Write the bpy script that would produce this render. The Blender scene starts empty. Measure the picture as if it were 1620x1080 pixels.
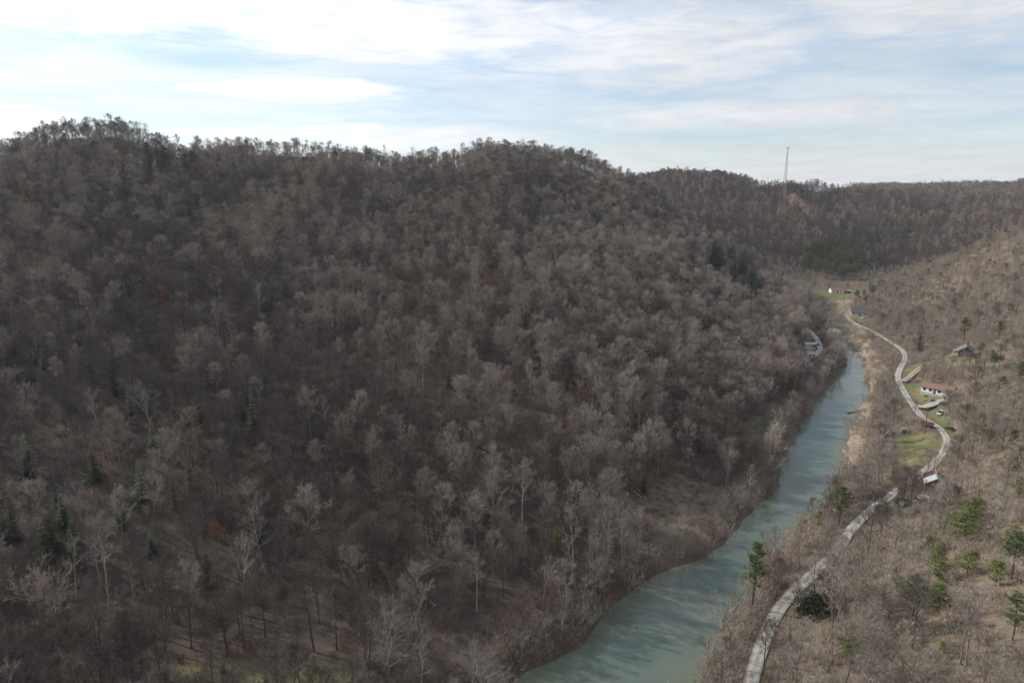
import bpy, math, random
import numpy as np
from mathutils import Vector, Matrix

S = bpy.context.scene
COL = S.collection
R = math.radians

# ------------------------------------------------------------------ camera
CAM_H, PITCH, F = 90.0, R(12.53), 1080.0          # metres above the river, tilt down, focal length in photo pixels
cam = bpy.data.cameras.new('camera')
cam.sensor_width = 36.0
cam.lens = 36.0 * F / 1620.0
cam.clip_start, cam.clip_end = 1.0, 30000.0
cam_o = bpy.data.objects.new('camera', cam)
COL.objects.link(cam_o)
cam_o.location = (0, 0, CAM_H)
cam_o.rotation_euler = (math.pi / 2 - PITCH, 0, 0)
S.camera = cam_o

# ------------------------------------------------------------------ sky, sun, exposure
SUN_AZ, SUN_EL = R(-68.0), R(32.0)                # azimuth from +Y towards +X
SUN_DIR = Vector((math.sin(SUN_AZ) * math.cos(SUN_EL), math.cos(SUN_AZ) * math.cos(SUN_EL), math.sin(SUN_EL)))
SUN_STRENGTH, SKY_STRENGTH, EXPOSURE = 4.5, 0.11, 0.0
CLOUD = (8.9, 9.1, 9.4)
HAZE_DENSITY = 0.00008

world = bpy.data.worlds.new('World')
S.world = world
world.use_nodes = True


class NT:
    """short hand for node trees"""
    def __init__(s, tree):
        s.t = tree
        s.n = tree.nodes
        s.l = tree.links

    def new(s, kind, **kw):
        n = s.n.new(kind)
        for k, v in kw.items():
            setattr(n, k, v)
        return n

    def put(s, sock, v):
        if hasattr(v, 'is_output') or hasattr(v, 'links'):
            s.l.new(v, sock)
        else:
            sock.default_value = v

    def math(s, op, a, b=None, c=None, clamp=False):
        n = s.new('ShaderNodeMath', operation=op, use_clamp=clamp)
        s.put(n.inputs[0], a)
        if b is not None:
            s.put(n.inputs[1], b)
        if c is not None:
            s.put(n.inputs[2], c)
        return n.outputs[0]

    def mix(s, f, a, b):
        n = s.new('ShaderNodeMix', data_type='RGBA')
        s.put(n.inputs[0], f)
        for sock, v in ((n.inputs[6], a), (n.inputs[7], b)):
            s.put(sock, v if hasattr(v, 'links') else (*v, 1.0))
        return n.outputs[2]

    def ramp(s, v, lo, hi, a=0.0, b=1.0):
        n = s.new('ShaderNodeMapRange', interpolation_type='SMOOTHSTEP')
        s.put(n.inputs[0], v)
        n.inputs[1].default_value, n.inputs[2].default_value = lo, hi
        n.inputs[3].default_value, n.inputs[4].default_value = a, b
        return n.outputs[0]

    def noise(s, vec, scale, detail=4.0, rough=0.55, dist=0.0):
        n = s.new('ShaderNodeTexNoise')
        if vec is not None:
            s.l.new(vec, n.inputs['Vector'])
        n.inputs['Scale'].default_value = scale
        n.inputs['Detail'].default_value = detail
        n.inputs['Roughness'].default_value = rough
        n.inputs['Distortion'].default_value = dist
        return n.outputs['Fac']


def build_sky():
    q = NT(world.node_tree)
    q.n.clear()
    out = q.new('ShaderNodeOutputWorld')
    bg = q.new('ShaderNodeBackground')
    bg.inputs['Strength'].default_value = SKY_STRENGTH
    q.l.new(bg.outputs[0], out.inputs[0])
    sky = q.new('ShaderNodeTexSky', sky_type='NISHITA', sun_disc=False, sun_elevation=SUN_EL, sun_rotation=SUN_AZ,
                altitude=300, air_density=1.0, dust_density=0.5, ozone_density=2.2)
    co = q.new('ShaderNodeTexCoord')
    d = co.outputs['Generated']
    sep = q.new('ShaderNodeSeparateXYZ')
    q.l.new(d, sep.inputs[0])
    x, y, z = sep.outputs
    az = q.math('ARCTAN2', x, y)
    el = q.math('ARCSINE', z)
    zz = q.math('MAXIMUM', q.math('ADD', z, 0.10), 0.05)      # a flat cloud deck seen from below
    comb = q.new('ShaderNodeCombineXYZ')
    q.put(comb.inputs[0], q.math('DIVIDE', x, zz))
    q.put(comb.inputs[1], q.math('DIVIDE', y, zz))
    deck = comb.outputs[0]
    n1 = q.noise(deck, 0.55, 7.0, 0.55, 0.6)
    n2 = q.noise(deck, 1.9, 6.0, 0.62, 0.4)
    c2 = q.new('ShaderNodeCombineXYZ')                        # streaks: long along the horizon
    q.put(c2.inputs[0], q.math('MULTIPLY', az, 2.2))
    q.put(c2.inputs[1], q.math('MULTIPLY', el, 17.0))
    n3 = q.noise(c2.outputs[0], 1.5, 6.0, 0.55, 0.35)
    wob = q.math('MULTIPLY', q.math('SUBTRACT', n2, 0.5), 1.4)
    wob = q.math('ADD', wob, q.math('MULTIPLY', q.math('SUBTRACT', n3, 0.5), 1.5))

    def blob(a0, e0, ra, re, soft=1.0):
        u = q.math('DIVIDE', q.math('SUBTRACT', az, R(a0)), R(ra))
        v = q.math('DIVIDE', q.math('SUBTRACT', el, R(e0)), R(re))
        rr = q.math('SQRT', q.math('ADD', q.math('MULTIPLY', u, u), q.math('MULTIPLY', v, v)))
        return q.ramp(q.math('ADD', rr, wob), 1.0 - 0.5 * soft, 1.0 + 0.5 * soft, 1.0, 0.0)

    # general thin cover everywhere, thicker banks in some directions
    c3 = q.new('ShaderNodeCombineXYZ')                        # finer wisps
    q.put(c3.inputs[0], q.math('MULTIPLY', az, 7.0))
    q.put(c3.inputs[1], q.math('MULTIPLY', el, 38.0))
    n4 = q.noise(c3.outputs[0], 1.3, 7.0, 0.6, 0.8)
    cover = q.ramp(q.math('ADD', q.math('MULTIPLY', n1, 0.6), q.math('MULTIPLY', n3, 0.4)), 0.36, 0.66)
    cover = q.math('MULTIPLY', cover, 0.62)
    banks = None
    for b in ((-31, 14.8, 24, 4.4, 0.6), (-9, 11.8, 16, 2.7, 0.8), (-16.5, 7.4, 8.5, 1.15, 0.5),
              (-38, 4.0, 9, 1.3, 0.8), (-10, 4.0, 15, 1.1, 0.8), (12, 11.0, 14, 3.4, 1.2), (33, 12.5, 14, 3.4, 1.3), (20, 5.5, 16, 1.2, 1.2),
              (70, 25, 30, 10, 1.2), (-75, 22, 25, 8, 1.2), (150, 24, 45, 9, 1.2), (-150, 24, 40, 9, 1.2)):
        f = blob(*b)
        banks = f if banks is None else q.math('MAXIMUM', banks, f)
    cover = q.math('MAXIMUM', cover, q.ramp(q.math('ADD', q.math('MULTIPLY', n4, .6), q.math('MULTIPLY', n1, .4)), .48, .68, 0.0, .8))
    cl = q.math('MAXIMUM', cover, q.math('MULTIPLY', banks, q.ramp(n4, .25, .62, .62, 1.0)))
    cl = q.math('MAXIMUM', cl, q.ramp(n3, 0.32, 0.66, 0.22, 0.66))
    low = q.ramp(el, R(0.5), R(6.5), 0.95, 0.0)               # pale haze low over the horizon, all the way round
    cl = q.math('MAXIMUM', cl, q.math('MULTIPLY', low, q.ramp(n3, 0.25, 0.6, 0.75, 1.0)))
    # clouds glow towards the sun
    dot = q.new('ShaderNodeVectorMath', operation='DOT_PRODUCT')
    q.l.new(d, dot.inputs[0])
    dot.inputs[1].default_value = SUN_DIR
    glow = q.ramp(dot.outputs['Value'], 0.0, .95, 0.86, 1.35)
    vm = q.new('ShaderNodeVectorMath', operation='SCALE')
    vm.inputs[0].default_value = CLOUD
    q.l.new(glow, vm.inputs['Scale'])
    shade = q.ramp(n2, 0.3, 0.7, 0.90, 1.04)
    vm2 = q.new('ShaderNodeVectorMath', operation='SCALE')
    q.l.new(vm.outputs[0], vm2.inputs[0])
    q.l.new(shade, vm2.inputs['Scale'])
    tint = q.new('ShaderNodeVectorMath', operation='MULTIPLY')
    q.l.new(sky.outputs[0], tint.inputs[0])
    tint.inputs[1].default_value = (1.14, 1.22, 1.31)
    col = q.mix(cl, tint.outputs[0], vm2.outputs[0])
    q.l.new(col, bg.inputs['Color'])


build_sky()
sun = bpy.data.lights.new('sun', 'SUN')
sun.energy, sun.angle, sun.color = SUN_STRENGTH, R(1.2), (1.0, 0.94, 0.85)
sun_o = bpy.data.objects.new('sun', sun)
COL.objects.link(sun_o)
sun_o.rotation_euler = (-SUN_DIR).to_track_quat('-Z', 'Y').to_euler()
vs = S.view_settings
vs.view_transform, vs.look, vs.gamma, vs.exposure, vs.use_curve_mapping = 'Standard', 'None', 1.0, EXPOSURE, False
S.cycles.use_denoising = True
S.cycles.max_bounces = 5
S.cycles.diffuse_bounces = 2
S.cycles.transparent_max_bounces = 4
S.cycles.volume_bounces = 0

# ------------------------------------------------------------------ from the photograph's pixels to places in the valley
SP, CP = math.sin(PITCH), math.cos(PITCH)


def ray(u, v):
    a, b = (u - 810.0) / F, (540.0 - v) / F
    return a, CP + b * SP, -SP + b * CP


def at_t(u, v, t):                                 # a point at depth t along the view
    r = ray(u, v)
    return (r[0] * t, r[1] * t, CAM_H + r[2] * t)


def at_z(u, v, z):
    r = ray(u, v)
    return at_t(u, v, (z - CAM_H) / r[2])


def project(P):
    P = np.asarray(P, float)
    x, y, z = P[..., 0], P[..., 1], P[..., 2] - CAM_H
    t = y * CP - z * SP
    up = y * SP + z * CP
    tt = np.where(t > 1, t, 1)
    return 810 + F * x / tt, 540 - F * up / tt, t


def poly_dist(P, L):
    """distance from points to a polyline, and the place along it"""
    P = np.asarray(P)[:, None, :]
    A, B = L[:-1][None], L[1:][None]
    d = B - A
    f = np.clip(((P - A) * d).sum(2) / (d * d).sum(2), 0, 1)
    q = np.sqrt(((P - A - d * f[..., None]) ** 2).sum(2))
    k = q.argmin(1)
    i = np.arange(len(k))
    return q[i, k], k + f[i, k]


def chunked(fn, P, n=8000):
    return np.concatenate([fn(P[i:i + n]) for i in range(0, len(P), n)])


def inside(P, poly):
    x, y = P[:, 0], P[:, 1]
    c = np.zeros(len(P), bool)
    for (x0, y0), (x1, y1) in zip(poly, np.roll(poly, -1, 0)):
        if y0 == y1:
            continue
        c ^= ((y0 > y) != (y1 > y)) & (x < (x1 - x0) * (y - y0) / (y1 - y0) + x0)
    return c


def smooth(e0, e1, x):
    t = np.clip((x - e0) / (e1 - e0), 0, 1)
    return t * t * (3 - 2 * t)


_LAT = np.random.default_rng(5).random((256, 256))


def vnoise(x, y, w, o=0):
    x, y = x / w + 37.3 * (o + 1), y / w + 11.7 * (o + 3)
    i, j = np.floor(x).astype(int), np.floor(y).astype(int)
    f, g = x - i, y - j
    f, g = f * f * (3 - 2 * f), g * g * (3 - 2 * g)
    L = lambda a, b: _LAT[a % 256, b % 256]
    return (L(i, j) * (1 - f) + L(i + 1, j) * f) * (1 - g) + (L(i, j + 1) * (1 - f) + L(i + 1, j + 1) * f) * g * 1.0


def smooth_line(L, step):
    L = np.asarray(L, float)
    for _ in range(3):                             # corner cutting
        q = np.empty((2 * len(L), L.shape[1]))
        q[0::2] = np.vstack([L[:1], L[:-1] * .25 + L[1:] * .75])[:len(L)]
        a, b = L[:-1] * .75 + L[1:] * .25, L[:-1] * .25 + L[1:] * .75
        q = np.empty((2 * len(a), L.shape[1]))
        q[0::2], q[1::2] = a, b
        L = np.vstack([L[:1], q, L[-1:]])
    s = np.r_[0, np.cumsum(np.sqrt(((L[1:] - L[:-1]) ** 2).sum(1)))]
    n = max(2, int(s[-1] / step) + 1)
    u = np.linspace(0, s[-1], n)
    return np.stack([np.interp(u, s, L[:, k]) for k in range(L.shape[1])], 1)


# river edges (water level 0)
LEFT_EDGE = [(790, 1130), (823, 1080), (890, 1040), (945, 1000), (962, 968), (1007, 943), (1035, 917), (1082, 894), (1122, 868), (1150, 846), (1190, 810),
             (1207, 785), (1232, 752), (1238, 727), (1255, 693), (1277, 655), (1309, 613), (1320, 596), (1340, 580), (1330, 556), (1310, 536), (1296, 520), (1284, 505), (1272, 494)]
RIGHT_EDGE = [(1066, 1130), (1086, 1080), (1136, 1004), (1174, 950), (1224, 890), (1279, 825), (1318, 772), (1334, 722), (1350, 680), (1361, 650), (1374, 616),
              (1376, 592), (1368, 571), (1352, 552), (1336, 538), (1318, 524), (1300, 509), (1288, 496)]
le = np.array([at_z(u, v, 0)[:2] for u, v in LEFT_EDGE])
re_ = np.array([at_z(u, v, 0)[:2] for u, v in RIGHT_EDGE])
le = np.vstack([[(-60, -400), (-28, -150), (-12, 20)], le, [(225, 545), (170, 600), (100, 640)]])
re_ = np.vstack([[(-28, -400), (2, -150), (17, 20)], re_, [(232, 560), (178, 618), (106, 660)]])
LE, RE = smooth_line(le, 2.5), smooth_line(re_, 2.5)
# break the smooth edge a little
for E, o in ((LE, 1), (RE, 2)):
    E[:, 0] += (vnoise(E[:, 0], E[:, 1], 7.0, o) - .5) * 5.0 + (vnoise(E[:, 0], E[:, 1], 22.0, o) - .5) * 4.0
RIVER = np.vstack([LE, RE[::-1]])


def river_exact(P):
    d, _ = poly_dist(P, np.vstack([RIVER, RIVER[:1]]))
    return np.where(inside(P, RIVER), -d, d)


RX, RY = np.arange(-150, 382, 2.5), np.arange(-450, 702, 2.5)
_gx, _gy = np.meshgrid(RX, RY)
_gp = np.stack([_gx.ravel(), _gy.ravel()], 1)
RSD = chunked(river_exact, _gp).reshape(_gx.shape)


def river_sd(P):
    """signed distance to the water's edge, from a fine table"""
    P = np.asarray(P, float)
    x, y = np.clip(P[:, 0], RX[0], RX[-1] - .01), np.clip(P[:, 1], RY[0], RY[-1] - .01)
    i, j = ((x - RX[0]) / 2.5).astype(int), ((y - RY[0]) / 2.5).astype(int)
    f, g = (x - RX[0]) / 2.5 - i, (y - RY[0]) / 2.5 - j
    v = (RSD[j, i] * (1 - f) + RSD[j, i + 1] * f) * (1 - g) + (RSD[j + 1, i] * (1 - f) + RSD[j + 1, i + 1] * f) * g
    return v + np.hypot(P[:, 0] - x, P[:, 1] - y)


# ground heights: (photo column, row, depth) on the slopes, or height where it is known
K = []
for u, v, z in ((250, 1040, 3), (60, 1060, 4), (450, 1045, 3), (600, 1000, 4), (760, 950, 4), (900, 880, 4), (990, 790, 4), (1080, 735, 4), (1150, 672, 4),
                (1220, 610, 4), (1262, 562, 5), (1272, 535, 6), (1255, 480, 7), (1300, 466, 4), (1340, 470, 4), (1365, 466, 5),
                (1187, 1080, 5), (1225, 965, 5), (1300, 895, 5), (1340, 840, 5), (1415, 780, 5.5), (1470, 740, 6), (1498, 700, 6.5), (1460, 663, 6),
                (1440, 635, 6), (1420, 602, 6), (1428, 555, 6), (1384, 526, 6), (1340, 500, 5), (1480, 612, 8), (1527, 560, 18), (1477, 772, 7), (1420, 700, 5.0)):
    K.append(at_z(u, v, z))
for u, v, t in (  # left hill: columns from foot to crest
        (0, 1010, 138), (0, 800, 170), (0, 600, 230), (0, 400, 320), (0, 305, 400), (0, 278, 465),
        (-260, 800, 160), (-260, 500, 250), (-260, 300, 370), (-260, 285, 430),
        (180, 980, 142), (180, 800, 172), (180, 600, 236), (180, 400, 332), (180, 290, 420), (180, 224, 485), (90, 240, 475),
        (260, 240, 495), (350, 255, 515), (450, 262, 545),
        (370, 800, 178), (370, 600, 246), (370, 420, 352), (370, 310, 440),
        (540, 930, 154), (540, 800, 183), (540, 600, 255), (540, 450, 355), (540, 350, 440), (540, 290, 505), (545, 272, 565),
        (640, 285, 590), (740, 264, 610), (820, 252, 622), (890, 264, 630), (960, 283, 632),
        (820, 800, 178), (820, 700, 205), (820, 600, 250), (820, 500, 325), (820, 400, 420), (820, 300, 520),
        (980, 700, 222), (980, 600, 262), (980, 500, 335), (980, 400, 445), (980, 320, 550),
        (1010, 304, 615), (1080, 354, 585), (1130, 390, 560), (1180, 428, 530), (1230, 468, 490), (1100, 600, 280), (1130, 500, 372), (1100, 430, 460),
        (1200, 560, 350),
        # right slope
        (1620, 1080, 100), (1620, 900, 128), (1620, 700, 196), (1620, 550, 290), (1620, 455, 365), (1620, 398, 430), (1540, 412, 470), (1480, 432, 520), (1420, 452, 570), (1386, 464, 600),
        (1850, 700, 165), (1850, 450, 300), (1850, 360, 380), (1530, 620, 270), (1540, 480, 400), (1450, 500, 450), (1400, 1080, 108),
        # hills across the head of the valley
        (1040, 297, 850), (1100, 296, 860), (1160, 290, 880), (1195, 300, 890), (1215, 310, 900), (1240, 312, 905), (1300, 316, 920), (1350, 323, 930), (1400, 328, 940), (1450, 326, 960),
        (1120, 340, 760), (1200, 400, 690), (1250, 440, 640), (1260, 350, 800), (1300, 380, 730), (1300, 440, 645), (1370, 440, 650), (1370, 400, 720), (1370, 358, 820), (1440, 352, 860),
        (1450, 400, 740), (1420, 430, 680), (1540, 375, 760), (1620, 360, 800), (1540, 342, 940), (1620, 338, 980), (1700, 336, 850),
        (1480, 302, 1500), (1430, 318, 1460), (1400, 324, 1440), (1540, 312, 1450), (1580, 308, 1250), (1620, 298, 1280), (1700, 290, 1300)):
    K.append(at_t(u, v, t))
K += [(-330, 540, 70), (-150, 680, 60), (0, 760, 55), (120, 800, 50), (-600, 500, 100), (-900, 900, 80), (-300, 1100, 90), (0, 1300, 80), (250, 1150, 45), (400, 1200, 50),
      (-45, 0, 4), (45, 0, 5), (-120, 20, 12), (-250, 60, 75), (110, 0, 28), (220, 60, 60), (350, 150, 75), (-60, -300, 6), (60, -300, 18), (-250, -250, 80), (250, -250, 80),
      (600, 300, 75), (450, 380, 70), (700, 700, 70), (1200, 900, 72), (1500, 300, 80), (0, 2200, 50), (900, 2200, 48), (1700, 2300, 50), (-1500, 300, 90), (2000, 1800, 55), (-1500, 2000, 80),
      (0, -1500, 80), (-1500, -1200, 80), (1500, -1200, 80), (2600, 600, 55), (600, 1000, 40), (420, 640, 25), (330, 620, 8), (4000, 4000, 50), (-4000, 4000, 50), (0, 4200, 50),
      (4000, -3000, 80), (-4000, -3000, 80), (0, -3500, 80), (-4000, 0, 80), (4000, 0, 50)]
K = np.array(K, float)


def _tps(r2):
    return np.where(r2 > 0, r2 * np.log(np.maximum(r2, 1e-9)), 0) * 0.5


def fit(Kp, lam=250.0):
    X = Kp[:, :2] / 100.0
    n = len(X)
    r2 = ((X[:, None] - X[None]) ** 2).sum(2)
    A = np.zeros((n + 3, n + 3))
    A[:n, :n] = _tps(r2) + np.eye(n) * lam * 1e-4
    A[:n, n] = 1
    A[:n, n + 1:] = X
    A[n, :n] = 1
    A[n + 1:, :n] = X.T
    return np.linalg.solve(A, np.r_[Kp[:, 2], 0, 0, 0]), X


W, KX = fit(K)


def tps(P):
    X = np.asarray(P)[:, :2] / 100.0
    r2 = ((X[:, None] - KX[None]) ** 2).sum(2)
    n = len(KX)
    return _tps(r2) @ W[:n] + W[n] + X @ W[n + 1:]


def base_height(P):
    P = np.asarray(P, float)[:, :2]
    z = chunked(tps, P)
    sd = chunked(river_sd, P)
    x, y = P[:, 0], P[:, 1]
    far = smooth(25, 140, sd) * smooth(6, 40, z)
    z = z + far * ((.55 - np.abs(2 * vnoise(x, y, 120, 1) - 1)) * 24 * (1 - .65 * smooth(70, 100, z)) + (.5 - np.abs(2 * vnoise(x, y, 47, 2) - 1)) * 8)
    z = z + smooth(8, 40, sd) * (vnoise(x, y, 14, 3) - .5) * 1.6
    z = np.maximum(z, 2.6)
    bank = np.where(sd < 0, np.maximum(-2.5, sd * .6) - 0.25, 0)
    b = smooth(-0.5, 5.0, sd)
    z = np.where(sd < -0.5, bank, bank * (1 - b) + z * b)
    return z


T_SAMPLES = np.exp(np.linspace(math.log(70), math.log(3500), 260))


def hit(u, v, fn=None):
    """the place on the ground seen at a pixel"""
    r, o = np.array(ray(u, v)), np.array([0, 0, CAM_H])
    T = T_SAMPLES
    for _ in range(3):
        P = r[None] * T[:, None] + o
        h = (fn or base_height)(P)
        below = P[:, 2] < h
        k = int(below.argmax())
        if not below.any() or k == 0:
            return hit(u, v + 2, fn)
        lo, hi = T[k - 1], T[k]
        T = np.linspace(lo, hi, 12)
    t = (lo + hi) / 2
    return r * t + o


ROADS = {}
PADS = []                                          # level building plots: x, y, z, radius


def ground(P):
    P = np.atleast_2d(np.asarray(P, float))[:, :2]
    z = base_height(P)
    for x, y, zp, rad in PADS:
        d = np.hypot(P[:, 0] - x, P[:, 1] - y)
        k = 1 - smooth(rad, rad + 5, d)
        z = z * (1 - k) + zp * k
    for L, w in list(ROADS.values())[::-1]:
        lo, hi = L[:, :2].min(0) - 14, L[:, :2].max(0) + 14
        m = ((P > lo) & (P < hi)).all(1)
        if m.any():
            d, s = poly_dist(P[m], L[:, :2])
            zr = np.interp(s, np.arange(len(L)), L[:, 2])
            k = 1 - smooth(w / 2 + 2.4, w / 2 + 8.0, d)
            z[m] = z[m] * (1 - k) + (zr - 0.14) * k
    return z


# roads, by the photograph's pixels on the ground just made


def road_line(name, px, width, step=2.5, tail=None):
    L = [hit(u, v)[:2] for u, v in px]
    if tail:
        L = tail + L
    L = smooth_line(np.array(L), step)
    z = ground(L)
    k = np.ones(15) / 15
    z = np.convolve(np.r_[[z[0]] * 7, z, [z[-1]] * 7], k, 'valid')
    ROADS[name] = (np.c_[L, z], width)


road_line('gravel_road', [(1187, 1080), (1205, 1022), (1227, 968), (1260, 930), (1300, 895), (1326, 868), (1342, 840), (1375, 808), (1415, 780), (1442, 760), (1471, 740), (1491, 716),
                          (1500, 700), (1496, 685), (1480, 672), (1460, 662), (1447, 645), (1438, 632), (1427, 614), (1420, 600), (1421, 588), (1428, 576), (1433, 564), (1428, 552),
                          (1405, 539), (1384, 526), (1370, 519), (1355, 513), (1343, 506), (1338, 498)], 2.7, tail=[(26, -200), (24, -60), (28, 20), (32, 62), (38, 95)])
road_line('hillside_track', [(1428, 604), (1440, 594), (1452, 582), (1470, 569)], 2.6)
road_line('driveway', [(1449, 644), (1462, 645), (1482, 634), (1497, 626)], 3.2)
road_line('river_track', [(1268, 514), (1279, 521), (1290, 533), (1297, 545), (1297, 556), (1288, 563)], 3.0)

def gz(x, y):
    return float(ground([(x, y)])[0])


def world_poly(px):
    return np.array([hit(u, v)[:2] for u, v in px])


LAWNS = [world_poly(p) for p in (
    [(1431, 604), (1458, 601), (1466, 622), (1490, 640), (1476, 650), (1452, 643), (1440, 625)],
    [(1418, 692), (1440, 688), (1478, 688), (1490, 696), (1484, 714), (1464, 735), (1440, 748), (1418, 738)],
    [(1452, 660), (1488, 648), (1500, 660), (1520, 690), (1508, 690), (1492, 672)],
    [(1283, 470), (1290, 459), (1330, 460), (1368, 458), (1362, 470), (1340, 476), (1300, 480)],
    [(1440, 590), (1462, 572), (1445, 572), (1432, 582)],
    [(1346, 502), (1376, 500), (1382, 512), (1362, 512)])]
DIM_GRASS = [world_poly(p) for p in (
    [(230, 1100), (290, 1046), (400, 1040), (560, 1052), (580, 1100)],
    [(1165, 705), (1185, 668), (1240, 635), (1272, 640), (1250, 688), (1195, 708)],
    [(1500, 565), (1545, 563), (1550, 578), (1505, 580)])]
BRUSH_FIELD = [world_poly(p) for p in ([(960, 820), (1010, 778), (1075, 755), (1140, 775), (1212, 738), (1232, 742), (1190, 812), (1150, 846), (1085, 892), (1030, 912)],
                                        [(1150, 725), (1180, 675), (1240, 632), (1300, 596), (1314, 610), (1277, 656), (1252, 692), (1215, 732)])]
ROCK_BAR = [world_poly(p) for p in ([(1280, 490), (1345, 487), (1350, 505), (1372, 530), (1385, 560), (1402, 590), (1390, 596), (1380, 600), (1372, 570), (1345, 545), (1300, 508)],
                                    [(1283, 478), (1345, 474), (1345, 490), (1282, 492)],
                                    [(1352, 660), (1372, 640), (1386, 600), (1380, 595), (1376, 615), (1362, 650)],
                                    [(1335, 722), (1352, 680), (1362, 655), (1378, 640), (1372, 680), (1360, 720), (1342, 752)])]
SCARS = [world_poly(p) for p in ([(1236, 322), (1285, 320), (1312, 328), (1316, 346), (1270, 350), (1232, 346)], [(1196, 308), (1210, 306), (1208, 322), (1184, 342), (1172, 346)])]
MINE_GRASS = [np.array([at_t(1545, 297, 1290)[:2], at_t(1760, 280, 1290)[:2], at_t(1760, 280, 1500)[:2], at_t(1545, 297, 1500)[:2]])]


# ------------------------------------------------------------------ helpers for building
def new_obj(name, mesh, parent=None, loc=None):
    o = bpy.data.objects.new(name, mesh)
    COL.objects.link(o)
    if parent is not None:
        o.parent = parent
    if loc is not None:
        o.location = loc
    return o


def tag(o, label, cat, group=None, kind=None):
    if label:
        o['label'] = label
    if cat:
        o['category'] = cat
    if group:
        o['group'] = group
    if kind:
        o['kind'] = kind
    return o


def thing(name, label, cat, loc=(0, 0, 0), rz=0.0, group=None):
    o = new_obj(name, None, None, loc)
    o.rotation_euler = (0, 0, rz)
    o.empty_display_size = 0.5
    return tag(o, label, cat, group)


def basis(d):
    x, y, z = float(d[0]), float(d[1]), float(d[2])
    n = math.sqrt(x * x + y * y + z * z) or 1e-9
    x, y, z = x / n, y / n, z / n
    if abs(z) < .9:
        u = (y, -x, 0.0)
    else:
        u = (0.0, z, -y)
    n = math.sqrt(u[0] ** 2 + u[1] ** 2 + u[2] ** 2)
    u = (u[0] / n, u[1] / n, u[2] / n)
    w = (y * u[2] - z * u[1], z * u[0] - x * u[2], x * u[1] - y * u[0])
    return np.array(u), np.array(w)


class MB:
    def __init__(s):
        s.v, s.f, s.m = [], [], []

    def add(s, vs, fs, mi=0):
        b = len(s.v)
        s.v += [tuple(map(float, p)) for p in vs]
        s.f += [tuple(b + i for i in f) for f in fs]
        s.m += [mi] * len(fs)

    def box(s, c, size, mi=0, rz=0.0):
        x, y, z = (k / 2 for k in size)
        ca, sa = math.cos(rz), math.sin(rz)
        P = []
        for dz in (-z, z):
            for dx, dy in ((-x, -y), (x, -y), (x, y), (-x, y)):
                P.append((c[0] + dx * ca - dy * sa, c[1] + dx * sa + dy * ca, c[2] + dz))
        s.add(P, [(3, 2, 1, 0), (4, 5, 6, 7), (0, 1, 5, 4), (1, 2, 6, 5), (2, 3, 7, 6), (3, 0, 4, 7)], mi)

    def slab(s, quad, th, mi=0):
        """a plate of thickness th below the four corners"""
        q = [np.array(p, float) for p in quad]
        n = np.cross(q[1] - q[0], q[3] - q[0])
        n = n / np.linalg.norm(n) * th
        s.add(q + [p - n for p in q], [(0, 1, 2, 3), (7, 6, 5, 4), (0, 4, 5, 1), (1, 5, 6, 2), (2, 6, 7, 3), (3, 7, 4, 0)], mi)

    def tube(s, pts, rad, n=5, mi=0, cap=True):
        pts = [np.array(p, float) for p in pts]
        P, Fc = [], []
        for i, p in enumerate(pts):
            d = pts[min(i + 1, len(pts) - 1)] - pts[max(i - 1, 0)]
            u, w = basis(d)
            r = rad[i] if hasattr(rad, '__len__') else rad
            for k in range(n):
                a = 2 * math.pi * k / n
                P.append(p + (u * math.cos(a) + w * math.sin(a)) * r)
        for i in range(len(pts) - 1):
            for k in range(n):
                Fc.append((i * n + k, i * n + (k + 1) % n, (i + 1) * n + (k + 1) % n, (i + 1) * n + k))
        if cap:
            Fc += [tuple(range(n))[::-1], tuple((len(pts) - 1) * n + k for k in range(n))]
        s.add(P, Fc, mi)

    def extrude(s, prof, x0, x1, mi=0):
        """profile in y,z pulled along x"""
        n = len(prof)
        P = [(x0, a, b) for a, b in prof] + [(x1, a, b) for a, b in prof]
        Fc = [tuple(range(n)), tuple(range(2 * n - 1, n - 1, -1))]
        Fc += [(i, n + i, n + (i + 1) % n, (i + 1) % n) for i in range(n)]
        s.add(P, Fc, mi)

    def mesh(s, name, *mats, flat=True):
        me = bpy.data.meshes.new(name)
        me.from_pydata(s.v, [], s.f)
        for m in mats:
            me.materials.append(m)
        if len(mats) > 1:
            me.polygons.foreach_set('material_index', s.m)
        if not flat:
            me.shade_smooth()
        me.update()
        return me

    def build(s, name, mat, parent=None, loc=None):
        return new_obj(name, s.mesh(name, mat), parent, loc)


# ------------------------------------------------------------------ materials
def mat(name, color, rough=0.85, var=0.25, scale=3.0, color2=None, metal=0.0, rand=0.0, bump=0.0, spec=0.25):
    m = bpy.data.materials.new(name)
    m.use_nodes = True
    q = NT(m.node_tree)
    b = q.n['Principled BSDF']
    b.inputs['Roughness'].default_value = rough
    b.inputs['Metallic'].default_value = metal
    b.inputs['Specular IOR Level'].default_value = spec
    co = q.new('ShaderNodeTexCoord').outputs['Object']
    n = q.noise(co, scale, 5, 0.6)
    c2 = color2 or tuple(c * (1 - var) for c in color)
    f = q.ramp(n, 0.3, 0.7)
    if rand:
        oi = q.new('ShaderNodeObjectInfo').outputs['Random']
        f = q.math('ADD', q.math('MULTIPLY', f, 1 - rand), q.math('MULTIPLY', oi, rand), clamp=True)
    q.l.new(q.mix(f, color, c2), b.inputs['Base Color'])
    if bump:
        bp = q.new('ShaderNodeBump')
        bp.inputs['Strength'].default_value = bump
        q.l.new(n, bp.inputs['Height'])
        q.l.new(bp.outputs[0], b.inputs['Normal'])
    return m


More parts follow.
